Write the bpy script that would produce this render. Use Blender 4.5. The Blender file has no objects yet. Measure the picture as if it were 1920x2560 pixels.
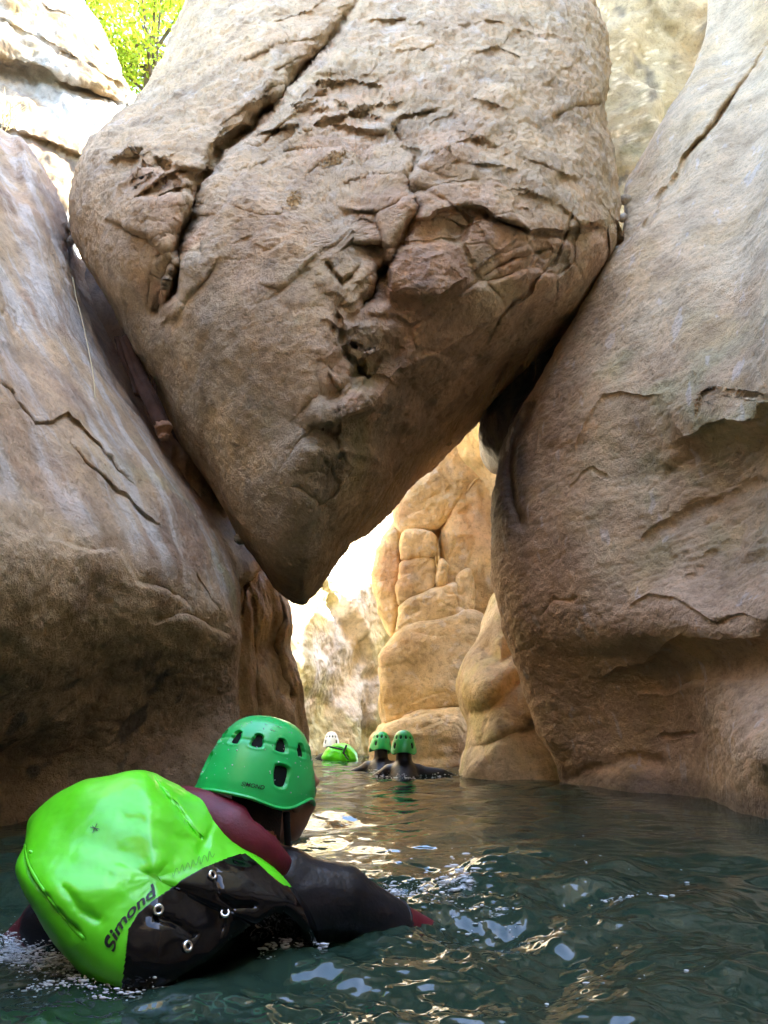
import bpy, bmesh, math, random
import numpy as np
from mathutils import Vector, Matrix
from mathutils.bvhtree import BVHTree

random.seed(7)
rng = np.random.default_rng(7)
R = math.radians
scene = bpy.context.scene

# ------------------------------------------------------------------ camera
CAM_H = 0.38
PITCH = R(17.0)
cd = bpy.data.cameras.new('camera')
cam = bpy.data.objects.new('camera', cd)
scene.collection.objects.link(cam)
cam.location = (0, 0, CAM_H)
cam.rotation_euler = (R(90) + PITCH, 0, 0)
cd.sensor_fit = 'HORIZONTAL'
cd.sensor_width = 36.0
cd.lens = 36.0 * 1800 / 1920
cd.clip_start = 0.02
cd.clip_end = 2000
scene.camera = cam

# ------------------------------------------------------------------ sky, sun, exposure
SUN_EL, SUN_AZ = R(50), R(95)          # azimuth measured from +Y (ahead) towards +X (right)
world = bpy.data.worlds.new('World')
scene.world = world
world.use_nodes = True
wn = world.node_tree.nodes
wl = world.node_tree.links
bg = wn['Background']
sky = wn.new('ShaderNodeTexSky')
sky.sky_type = 'NISHITA'
sky.sun_disc = False
sky.sun_elevation = SUN_EL
sky.sun_rotation = SUN_AZ
sky.altitude = 400
sky.dust_density = 1.5
wl.new(sky.outputs[0], bg.inputs[0])
bg.inputs[1].default_value = 0.15
sd = bpy.data.lights.new('sun', 'SUN')
sun = bpy.data.objects.new('sun', sd)
scene.collection.objects.link(sun)
sd.energy = 3.5
sd.angle = R(0.5)
sd.color = (1.0, 0.93, 0.82)
sv = Vector((math.sin(SUN_AZ) * math.cos(SUN_EL), math.cos(SUN_AZ) * math.cos(SUN_EL), math.sin(SUN_EL)))
sun.rotation_euler = sv.to_track_quat('Z', 'Y').to_euler()
sun.location = sv * 40

scene.view_settings.view_transform = 'Standard'
scene.view_settings.look = 'None'
scene.view_settings.exposure = 3.85
scene.view_settings.gamma = 1.0
scene.view_settings.use_curve_mapping = False
scene.render.engine = 'CYCLES'
cy = scene.cycles
cy.max_bounces = 12
cy.diffuse_bounces = 6
cy.glossy_bounces = 4
cy.transmission_bounces = 6
cy.transparent_max_bounces = 10
cy.caustics_reflective = False
cy.caustics_refractive = False
cy.sample_clamp_indirect = 6.0
cy.use_denoising = True
cy.use_adaptive_sampling = True
cy.adaptive_threshold = 0.03

# ------------------------------------------------------------------ helpers: photograph measurements -> metres
S = 1920 / 1659.0
CA, SA = math.cos(PITCH), math.sin(PITCH)

def P(u, v, y):
    """the point y metres ahead of the camera, seen at (u, v) of the 1659 x 2212 picture"""
    u = np.asarray(u, float); v = np.asarray(v, float); y = np.asarray(y, float)
    dx = (u * S - 960) / 1800
    dz = (1280 - v * S) / 1800
    Y = CA - dz * SA
    Z = SA + dz * CA
    return np.stack([dx / Y * y, y + 0 * dx, CAM_H + Z / Y * y], -1)

def proj(p):
    x, y, z = p[..., 0], p[..., 1], p[..., 2] - CAM_H
    f = np.maximum(y * CA + z * SA, 0.05)
    up = -y * SA + z * CA
    return (960 + 1800 * x / f) / S, (1280 - 1800 * up / f) / S

def W(x, y, z):
    return np.array([x, y, z], float)

def _hash(ix, iy, iz, seed):
    h = (ix.astype(np.uint32) * np.uint32(374761393) + iy.astype(np.uint32) * np.uint32(668265263)
         + iz.astype(np.uint32) * np.uint32(2246822519) + np.uint32(seed * 3266489917 & 0xffffffff))
    h = (h ^ (h >> np.uint32(13))) * np.uint32(1274126177)
    h = (h ^ (h >> np.uint32(16))) * np.uint32(2654435769)
    return h ^ (h >> np.uint32(15))

def perlin(p, seed=0):
    p = p.astype(np.float32)
    f = np.floor(p).astype(np.int32)
    t = p - f
    w = t * t * t * (t * (t * 6 - 15) + 10)
    out = np.zeros(p.shape[:-1], np.float32)
    for dx in (0, 1):
        wx = w[..., 0] if dx else 1 - w[..., 0]
        for dy in (0, 1):
            wy = w[..., 1] if dy else 1 - w[..., 1]
            for dz in (0, 1):
                wz = w[..., 2] if dz else 1 - w[..., 2]
                h = _hash(f[..., 0] + dx, f[..., 1] + dy, f[..., 2] + dz, seed)
                gx = (h & np.uint32(1023)).astype(np.float32) * np.float32(1 / 511.5) - 1
                gy = ((h >> np.uint32(10)) & np.uint32(1023)).astype(np.float32) * np.float32(1 / 511.5) - 1
                gz = ((h >> np.uint32(20)) & np.uint32(1023)).astype(np.float32) * np.float32(1 / 511.5) - 1
                out += wx * wy * wz * (gx * (t[..., 0] - dx) + gy * (t[..., 1] - dy) + gz * (t[..., 2] - dz))
    return out * 1.2

def fbm(p, scale=1.0, octaves=5, seed=0, gain=0.5, ridged=False):
    q = p * scale
    a = 1.0
    out = np.zeros(p.shape[:-1])
    for o in range(octaves):
        n = perlin(q + 17.3 * o, seed + o)
        if ridged:
            n = 0.5 - 2 * np.abs(n)
        out += a * n
        a *= gain
        q = q * 2.03
    return out

def worley(p, seed=0):
    """F1, F2, random number of the nearest cell and the offset from its centre"""
    f = np.floor(p).astype(np.int64)
    F1 = np.full(p.shape[:-1], 9.0); F2 = F1.copy()
    rid = np.zeros(p.shape[:-1]); off = np.zeros(p.shape)
    for dx in (-1, 0, 1):
        for dy in (-1, 0, 1):
            for dz in (-1, 0, 1):
                c = f + np.array([dx, dy, dz])
                h = _hash(c[..., 0], c[..., 1], c[..., 2], seed)
                q = np.stack([(h & np.uint32(1023)), (h >> np.uint32(10)) & np.uint32(1023), (h >> np.uint32(20)) & np.uint32(1023)], -1).astype(float) / 1023
                d = p - (c + q)
                r = np.sqrt((d * d).sum(-1))
                near = r < F1
                F2 = np.where(near, F1, np.minimum(F2, r))
                F1 = np.where(near, r, F1)
                rid = np.where(near, q[..., 0], rid)
                off = np.where(near[..., None], d * (q[..., [1, 2, 0]] - 0.5), off)
    return F1, F2, rid, off.sum(-1)

def chunks(p, seed=0, k=9.0):
    """angular broken-rock relief: a plane per cell, blended at the cell borders, and how close the border is"""
    f = np.floor(p).astype(np.int64)
    num = np.zeros(p.shape[:-1]); den = num + 1e-12
    F1 = np.full(p.shape[:-1], 9.0); F2 = F1.copy()
    for dx in (-1, 0, 1):
        for dy in (-1, 0, 1):
            for dz in (-1, 0, 1):
                c = f + np.array([dx, dy, dz])
                h = _hash(c[..., 0], c[..., 1], c[..., 2], seed)
                q = np.stack([(h & np.uint32(1023)), (h >> np.uint32(10)) & np.uint32(1023), (h >> np.uint32(20)) & np.uint32(1023)], -1).astype(float) / 1023
                d = p - (c + q)
                r = np.sqrt((d * d).sum(-1))
                w = np.exp(-k * 1.6 * r)
                num += w * ((q[..., 2] - .5) + (d * (q[..., [1, 2, 0]] - .5)).sum(-1) * 1.3)
                den += w
                near = r < F1
                F2 = np.where(near, F1, np.minimum(F2, r)); F1 = np.where(near, r, F1)
    return num / den, smooth(.10, 0, F2 - F1)

def smooth(a, b, x):
    t = np.clip((x - a) / (b - a), 0, 1)
    return t * t * (3 - 2 * t)

def polydist(u, v, pts):
    """distance to a polyline, signed (positive on its left when walking along it in the picture, y down), and position along it 0..1"""
    pts = np.asarray(pts, float)
    best = np.full(u.shape, 1e9); sgn = np.ones(u.shape); pos = np.zeros(u.shape)
    n = len(pts) - 1
    for i in range(n):
        a, b = pts[i], pts[i + 1]
        d = b - a
        L = max((d * d).sum(), 1e-9)
        t = np.clip(((u - a[0]) * d[0] + (v - a[1]) * d[1]) / L, 0, 1)
        ex, ey = u - a[0] - t * d[0], v - a[1] - t * d[1]
        r = np.sqrt(ex * ex + ey * ey)
        m = r < best
        best = np.where(m, r, best)
        sgn = np.where(m, np.where(d[0] * ey - d[1] * ex > 0, -1.0, 1.0), sgn)
        pos = np.where(m, (i + t) / n, pos)
    return best, sgn, pos

def crom(ctrl, counts):
    """Catmull-Rom through ctrl along axis 0; counts = samples in each span"""
    c = np.concatenate([2 * ctrl[:1] - ctrl[1:2], ctrl, 2 * ctrl[-1:] - ctrl[-2:-1]], 0)
    out = []
    n = len(ctrl) - 1
    if isinstance(counts, int):
        counts = [counts] * n
    for i in range(n):
        t = np.arange(counts[i]) / counts[i]
        if i == n - 1:
            t = np.append(t, 1.0)
        t = t.reshape((-1,) + (1,) * (ctrl.ndim - 1))
        p0, p1, p2, p3 = c[i], c[i + 1], c[i + 2], c[i + 3]
        out.append(0.5 * ((2 * p1) + (-p0 + p2) * t + (2 * p0 - 5 * p1 + 4 * p2 - p3) * t ** 2 + (-p0 + 3 * p1 - 3 * p2 + p3) * t ** 3))
    return np.concatenate(out, 0)

def grid_normals(V, closed=False):
    if closed:
        du = np.roll(V, -1, 0) - np.roll(V, 1, 0)
    else:
        du = np.gradient(V, axis=0)
    dv = np.gradient(V, axis=1)
    n = np.cross(du, dv)
    return n / np.maximum(np.linalg.norm(n, axis=-1, keepdims=True), 1e-9)

def mesh_from(name, verts, quads, mat=None, col=None, smoothf=True, parent=None):
    me = bpy.data.meshes.new(name)
    verts = np.ascontiguousarray(verts.reshape(-1, 3), dtype=np.float32)
    quads = np.ascontiguousarray(quads, dtype=np.int32)
    k = quads.shape[1]
    me.vertices.add(len(verts)); me.vertices.foreach_set('co', verts.ravel())
    me.loops.add(quads.size); me.loops.foreach_set('vertex_index', quads.ravel())
    me.polygons.add(len(quads))
    me.polygons.foreach_set('loop_start', np.arange(0, quads.size, k, dtype=np.int32))
    me.update(calc_edges=True)
    me.polygons.foreach_set('use_smooth', np.full(len(quads), smoothf))
    if col is not None:
        a = me.attributes.new('col', 'FLOAT_COLOR', 'POINT')
        c4 = np.ones((len(verts), 4), np.float32)
        c4[:, :3] = col.reshape(-1, 3)
        a.data.foreach_set('color', c4.ravel())
    me.validate()
    o = bpy.data.objects.new(name, me)
    scene.collection.objects.link(o)
    if mat:
        me.materials.append(mat)
    if parent:
        o.parent = parent
    return o

def grid_quads(nu, nv, closed=False):
    i = np.arange(nu if closed else nu - 1)[:, None]
    j = np.arange(nv - 1)[None, :]
    i2 = (i + 1) % nu
    a = i * nv + j; b = i2 * nv + j; c = i2 * nv + j + 1; d = i * nv + j + 1
    return np.stack([a, b, c, d], -1).reshape(-1, 4)

def tag(o, label=None, cat=None, group=None, kind=None):
    if label: o['label'] = label
    if cat: o['category'] = cat
    if group: o['group'] = group
    if kind: o['kind'] = kind
    return o

def empty(name, loc=(0, 0, 0)):
    o = bpy.data.objects.new(name, None)
    o.location = loc
    o.empty_display_size = 0.05
    scene.collection.objects.link(o)
    return o

def adopt(child, parent):
    """child keeps its world place under a parent Empty"""
    child.parent = parent
    child.matrix_parent_inverse = Matrix.Translation(parent.location).inverted()
    return child

# ------------------------------------------------------------------ materials
def newmat(name):
    m = bpy.data.materials.new(name)
    m.use_nodes = True
    nt = m.node_tree
    return m, nt, nt.nodes, nt.links, nt.nodes['Principled BSDF']

def rock_material(name, rough=0.8, bump=1.0, speck=0.5, scale=1.0, spec=0.25, stretch=(1, 1, 1)):
    m, nt, N, L, b = newmat(name)
    tc = N.new('ShaderNodeTexCoord')
    mp = N.new('ShaderNodeMapping')
    mp.inputs['Scale'].default_value = stretch
    L.new(tc.outputs['Object'], mp.inputs[0])
    at = N.new('ShaderNodeAttribute'); at.attribute_name = 'col'
    def noise(s, d=6, r=0.6, lac=2.0):
        n = N.new('ShaderNodeTexNoise')
        n.inputs['Scale'].default_value = s * scale
        n.inputs['Detail'].default_value = d
        n.inputs['Roughness'].default_value = r
        L.new(mp.outputs[0], n.inputs['Vector'])
        return n
    def ramp(src, stops):
        r = N.new('ShaderNodeValToRGB')
        L.new(src, r.inputs[0])
        e = r.color_ramp.elements
        e[0].position, e[0].color = stops[0][0], (*stops[0][1], 1)
        e[1].position, e[1].color = stops[-1][0], (*stops[-1][1], 1)
        for p, c in stops[1:-1]:
            q = e.new(p); q.color = (*c, 1)
        return r
    def mix(fac, a, c, mode='MIX'):
        x = N.new('ShaderNodeMix'); x.data_type = 'RGBA'; x.blend_type = mode
        if isinstance(fac, float): x.inputs['Factor'].default_value = fac
        else: L.new(fac, x.inputs['Factor'])
        L.new(a, x.inputs['A']); L.new(c, x.inputs['B'])
        return x.outputs['Result']
    n1 = noise(3.0, 8, 0.65)
    n2 = noise(22.0, 8, 0.7)
    n3 = noise(90.0, 4, 0.6)
    g1 = ramp(n1.outputs['Fac'], [(0.28, (0.62, 0.60, 0.58)), (0.5, (1, 1, 1)), (0.74, (1.3, 1.25, 1.18))])
    g2 = ramp(n2.outputs['Fac'], [(0.30, (0.62, 0.60, 0.58)), (0.47, (1, 1, 1)), (0.75, (1.22, 1.20, 1.17))])
    c = mix(1.0, at.outputs['Color'], g1.outputs[0], 'MULTIPLY')
    c = mix(0.85, c, g2.outputs[0], 'MULTIPLY')
    g3 = ramp(n3.outputs['Fac'], [(0.33, (0.45, 0.42, 0.40)), (0.42, (1, 1, 1)), (0.66, (1, 1, 1)), (0.74, (1.35, 1.33, 1.3))])
    c = mix(float(speck), c, g3.outputs[0], 'MULTIPLY')
    L.new(c, b.inputs['Base Color'])
    b.inputs['Roughness'].default_value = rough
    b.inputs['Specular IOR Level'].default_value = spec
    # relief
    vo = N.new('ShaderNodeTexVoronoi'); vo.inputs['Scale'].default_value = 26 * scale
    L.new(mp.outputs[0], vo.inputs['Vector'])
    pit = N.new('ShaderNodeMapRange'); pit.inputs['From Min'].default_value = 0.0; pit.inputs['From Max'].default_value = 0.35
    L.new(vo.outputs['Distance'], pit.inputs['Value'])
    ad = N.new('ShaderNodeMath'); ad.operation = 'MULTIPLY_ADD'
    L.new(pit.outputs[0], ad.inputs[0]); ad.inputs[1].default_value = 0.10
    L.new(n2.outputs['Fac'], ad.inputs[2])
    ad2 = N.new('ShaderNodeMath'); ad2.operation = 'MULTIPLY_ADD'
    L.new(n3.outputs['Fac'], ad2.inputs[0]); ad2.inputs[1].default_value = 0.35
    L.new(ad.outputs[0], ad2.inputs[2])
    bp = N.new('ShaderNodeBump')
    bp.inputs['Strength'].default_value = 0.55 * bump
    bp.inputs['Distance'].default_value = 0.035
    L.new(ad2.outputs[0], bp.inputs['Height'])
    L.new(bp.outputs[0], b.inputs['Normal'])
    return m

M = {}
M['rock'] = rock_material('limestone')
M['rock_rough'] = rock_material('rough_limestone', rough=0.85, bump=1.7, speck=0.55)
M['rock_smooth'] = rock_material('polished_limestone', rough=0.7, bump=1.4, speck=0.6, scale=1.25)
M['rock_far'] = rock_material('far_limestone', rough=0.85, bump=1.0, speck=0.4, scale=0.6)
M['rock_wet'] = rock_material('wet_limestone', rough=0.28, bump=1.2, speck=0.3, spec=0.6, stretch=(1.6, 1.6, 0.5))

C = {k: np.array(v) for k, v in dict(
    tan=(.50, .365, .218), pink=(.50, .305, .195), grey=(.44, .385, .305), moss=(.27, .27, .13), ochre=(.51, .355, .15),
    white=(.66, .63, .58), dark=(.11, .09, .075), brown=(.32, .22, .145), gold=(.66, .51, .28), cream=(.66, .53, .335), yellow=(.58, .53, .21),
    wet=(.085, .08, .085)).items()}

def lerp(a, b, t):
    return a + (b - a) * t[..., None]

# ------------------------------------------------------------------ rock builders
def push(V, d):
    """move points along their line of sight by d metres (depth relief that keeps outlines where they are)"""
    r = V - np.array([0, 0, CAM_H])
    r = r / np.linalg.norm(r, axis=-1, keepdims=True)
    return V + r * d[..., None]

def relief(u, v, V, feats, seed=3):
    """cracks and ledges read off the photograph: ('crack', pts, width, depth) or ('step', pts, height, fade)"""
    q = np.stack([u, v, 0 * u], -1) / 60
    un = u + 9 * fbm(q, 1.0, 3, seed + 50)
    vn = v + 9 * fbm(q, 1.0, 3, seed + 60)
    d = np.zeros(u.shape)
    for f in feats:
        r, s, t = polydist(un, vn, f[1])
        ends = smooth(0, 0.12, t) * smooth(1, 0.88, t)
        if f[0] == 'crack':
            d += f[3] * np.exp(-(r / f[2]) ** 2) * (0.25 + 0.75 * ends)
        elif f[0] == 'groove':
            d += f[3] / (1 + (r / f[2]) ** 2)
        elif f[0] == 'step':      # left side of the line stands proud, fading over f[3] pixels
            d -= f[2] * smooth(-4, 4, r * s) * np.exp(-np.maximum(r * s, 0) / f[3]) * ends
        elif f[0] == 'facet':     # left side of the line slopes away: f[2] metres per 100 px up to f[3] m
            d += np.minimum(np.maximum(r * s, 0) / 100 * f[2], f[3])
        elif f[0] == 'bump':      # a soft swelling at a point: radius f[2], height f[3]
            d -= f[3] * np.exp(-((u - f[1][0][0]) ** 2 + (v - f[1][0][1]) ** 2) / f[2] ** 2)
    return d

def rock_noise(V, amp=1.0, seed=0):
    return amp * (0.055 * fbm(V, 0.9, 3, seed) + 0.020 * fbm(V, 3.5, 4, seed + 11) + 0.006 * fbm(V, 14, 3, seed + 23, 0.6))

def finish(V, closed, name, mat, colf, noise, feats, seed, pre=None):
    u, v = proj(V)
    if pre:
        V = push(V, pre(V, u, v))
    if feats:
        V = push(V, relief(u, v, V, feats, seed))
    n = grid_normals(V, closed)
    dsp = noise(V, u, v) if callable(noise) else rock_noise(V, noise, seed)
    V2 = V + n * dsp[..., None]
    col = colf(V, u, v)
    return V2, col

def loft(name, rows, su, sv, mat, colf, noise=1.0, feats=(), seed=1, flip=False):
    """a rock face through rows of control points (bottom to top); su samples per span along a row, sv between rows"""
    G = np.array([[np.asarray(p, float) for p in r] for r in rows])
    V = crom(G, sv)
    V = np.swapaxes(crom(np.swapaxes(V, 0, 1), su), 0, 1)
    V, col = finish(V, False, name, mat, colf, noise, feats, seed)
    q = grid_quads(V.shape[0], V.shape[1])
    if flip:
        q = q[:, ::-1]
    return mesh_from(name, V, q, mat, col)

def closed_curve(pts, n):
    pts = np.asarray(pts, float)
    c = np.concatenate([pts[-2:], pts, pts[:3]], 0)
    k = crom(c, 24)[24 * 2: 24 * (2 + len(pts))]
    L = np.concatenate([[0], np.cumsum(np.linalg.norm(np.diff(np.concatenate([k, k[:1]]), axis=0)[:, :2], axis=1))])
    kk = np.concatenate([k, k[:1]])
    s = np.linspace(0, L[-1], n, endpoint=False)
    return np.stack([np.interp(s, L, kk[:, i]) for i in range(kk.shape[1])], -1)

def blob(name, contour, centre, front, back, mat, colf, n=300, m=160, e=0.8, noise=1.0, feats=(), seed=1, parent=None, pre=None):
    """a closed rock: contour = (u, v, y) round its outline, swelling front metres to the viewer and back metres behind"""
    K = closed_curve([(c[0], c[1], c[2]) for c in contour], n)
    phi = np.concatenate([np.linspace(0.02, math.pi / 2, m), np.linspace(math.pi / 2, math.pi - 0.02, m // 3)[1:]])
    s = np.sin(phi) ** e
    c = np.abs(np.cos(phi)) ** e
    isf = phi <= math.pi / 2 + 1e-6
    ym = centre[2] if len(centre) > 2 else K[:, 2].mean()
    U = centre[0] + (K[:, None, 0] - centre[0]) * s
    Vv = centre[1] + (K[:, None, 1] - centre[1]) * s
    y0 = ym + (K[:, None, 2] - ym) * s
    F = P(U, Vv, y0 - front * c)
    A = P(centre[0], centre[1], ym)
    Cn = P(K[:, 0], K[:, 1], K[:, 2])
    B = A + (Cn[:, None, :] - A) * s[None, :, None] + np.array([0, 1.0, 0.0]) * (back * c)[None, :, None]
    V = np.where(isf[None, :, None], F, B)
    V, col = finish(V, True, name, mat, colf, noise, feats, seed, pre)
    q = grid_quads(V.shape[0], V.shape[1], True)
    o = mesh_from(name, V, q, mat, col, parent=parent)
    # close the two poles
    bm = bmesh.new(); bm.from_mesh(o.data); bm.verts.ensure_lookup_table()
    mv = V.shape[1]
    bm.faces.new([bm.verts[i * mv] for i in range(n)])
    bm.faces.new([bm.verts[i * mv + mv - 1] for i in range(n)][::-1])
    bmesh.ops.recalc_face_normals(bm, faces=bm.faces)
    bm.to_mesh(o.data); bm.free()
    o.data.polygons.foreach_set('use_smooth', np.ones(len(o.data.polygons), bool))
    return o

# ------------------------------------------------------------------ the canyon: near left wall
def near_left():
    rows = [
        [W(-2.8, -5, -1.3), W(-2.0, .8, -1.3), W(-1.8, 2.2, -1.3), W(-1.5, 3.1, -1.3), W(-1.1, 3.9, -1.3), W(-.90, 4.4, -1.3), W(-1.0, 5.0, -1.3), W(-1.8, 5.6, -1.3)],
        [W(-2.8, -5, 0), W(-2.1, .8, 0), W(-2.0, 2.3, 0), W(-1.72, 3.3, 0), W(-1.2, 4.1, 0), W(-.86, 4.35, 0), W(-.95, 4.9, 0), W(-1.8, 5.5, 0)],
        [W(-2.8, -5, .8), W(-1.85, .8, .8), P(-60, 1540, 2.75), P(200, 1530, 3.55), P(430, 1510, 4.2), P(513, 1500, 4.45), P(490, 1490, 4.9), W(-1.8, 5.5, .8)],
        [W(-2.7, -5, 1.5), W(-1.6, .8, 1.4), P(-60, 1180, 2.25), P(200, 1240, 2.95), P(420, 1310, 3.75), P(509, 1335, 4.2), P(490, 1330, 4.8), W(-1.7, 5.5, 1.2)],
        [W(-2.8, -5, 2.4), W(-1.9, .8, 2.2), P(-60, 880, 2.6), P(200, 1030, 3.3), P(395, 1130, 3.9), P(482, 1208, 4.3), P(515, 1225, 5.0), P(560, 1240, 5.9)],
        [W(-3.1, -5, 3.2), W(-2.3, .9, 3.0), P(-60, 660, 3.05), P(150, 800, 3.7), P(300, 945, 4.1), P(385, 1022, 4.4), P(424, 1040, 5.3), P(560, 1100, 6.5)],
        [W(-3.6, -5, 4.0), W(-2.8, 1.1, 4.0), P(-60, 470, 3.55), P(95, 600, 4.1), P(175, 712, 4.35), P(228, 785, 4.6), P(266, 810, 5.5), P(420, 870, 6.6)],
        [W(-4.2, -5, 5.0), W(-3.4, 1.4, 5.0), P(-60, 310, 4.2), P(75, 430, 4.6), P(125, 522, 4.72), P(148, 582, 4.9), P(182, 620, 5.7), P(330, 680, 6.8)],
        [W(-4.6, -5, 5.4), W(-3.9, 1.6, 5.6), P(-60, 225, 5.0), P(55, 305, 5.2), P(118, 400, 5.3), P(148, 480, 5.3), P(175, 560, 5.9), P(300, 620, 7.0)],
        [W(-5.6, -5, 5.6), W(-4.9, 2.5, 5.6), P(-60, 240, 6.3), P(40, 330, 6.5), P(100, 425, 6.6), P(130, 520, 6.7), P(150, 620, 7.0), W(-3.0, 7.6, 3.0)],
    ]
    feats = [
        ('step', [(-30, 800), (30, 860), (75, 915), (115, 910), (150, 895), (190, 930), (255, 1010), (300, 1060)], .045, 60),
        ('crack', [(-30, 800), (30, 860), (75, 915), (115, 910), (150, 895), (190, 930), (255, 1010)], 3.5, .035),
        ('crack', [(150, 960), (180, 1000), (235, 1040), (290, 1090), (350, 1150)], 3, .03),
        ('step', [(150, 960), (180, 1000), (235, 1040), (290, 1090), (350, 1150)], .03, 50),
        ('crack', [(225, 985), (270, 1030)], 2.5, .02),
        ('step', [(90, 1160), (120, 1150), (165, 1180), (210, 1190), (250, 1185), (300, 1260), (380, 1290), (420, 1330)], -.05, 45),
        ('crack', [(420, 1240), (475, 1320)], 2.5, .025),
        ('step', [(330, 1350), (385, 1330), (440, 1345), (500, 1380)], -.05, 35),
        ('crack', [(0, 690), (20, 660), (45, 680), (30, 720)], 4, .03),
        ('groove', [(110, 560), (150, 600), (230, 760), (300, 900)], 16, .05),
    ]
    def colf(V, u, v):
        n = fbm(V, 1.3, 5, 31)
        d = P(500, 1230, 4.35) - P(60, 310, 5.2); d /= np.linalg.norm(d)
        al = (V @ d)[..., None] * d
        k = fbm((V - al) * 3.2 + al * .45, 2.2, 6, 37, .6)
        c = lerp(C['tan'], C['brown'], smooth(-.1, .5, n))
        r1, s1, t1 = polydist(u, v, [(-200, 1010), (100, 1090), (300, 1210), (520, 1330)])
        up = smooth(-40, 60, r1 * s1)
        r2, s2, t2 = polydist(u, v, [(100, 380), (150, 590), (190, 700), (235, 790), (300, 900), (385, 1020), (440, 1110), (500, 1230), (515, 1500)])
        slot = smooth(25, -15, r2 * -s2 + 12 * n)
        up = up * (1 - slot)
        c = lerp(c, C['grey'] * 1.15, up * smooth(-.35, .3, k) * .8)  # pale streaks, with sky light on the upper slope put into the colour
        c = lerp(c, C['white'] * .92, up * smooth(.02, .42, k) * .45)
        c = lerp(c, C['pink'] * .85, slot * .5)  # reddish-brown stain that also puts the slot's shade into the colour
        c = lerp(c, C['moss'] * 1.25, smooth(.12, .45, fbm(V, 1.1, 4, 41)) * .55 * smooth(900, 1050, v))
        c = lerp(c, C['pink'] * .9, smooth(.1, .5, fbm(V, .8, 3, 43)) * .3)
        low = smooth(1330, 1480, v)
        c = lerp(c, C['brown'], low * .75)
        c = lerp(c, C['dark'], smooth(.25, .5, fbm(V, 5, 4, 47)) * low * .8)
        return c
    def noise(V, u, v):
        w = smooth(.3, -.3, fbm(V, .7, 2, 5))
        s = V * np.array([1.0, 1.0, 1.0])
        st = np.stack([V[..., 0] * .8 + V[..., 2] * .8, V[..., 1] * .6 - V[..., 2] * .2, V[..., 2] * .3], -1)
        return rock_noise(V, .75, 2) + .022 * fbm(st, 4.0, 4, 8) + .012 * w * fbm(V, 7, 3, 9, ridged=True)
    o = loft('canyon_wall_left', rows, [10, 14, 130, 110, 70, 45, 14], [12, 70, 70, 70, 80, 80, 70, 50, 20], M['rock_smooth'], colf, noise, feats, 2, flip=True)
    tag(o, 'near left canyon wall with pale sloping shoulder and dark undercut face', kind='structure')
near_left()

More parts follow.
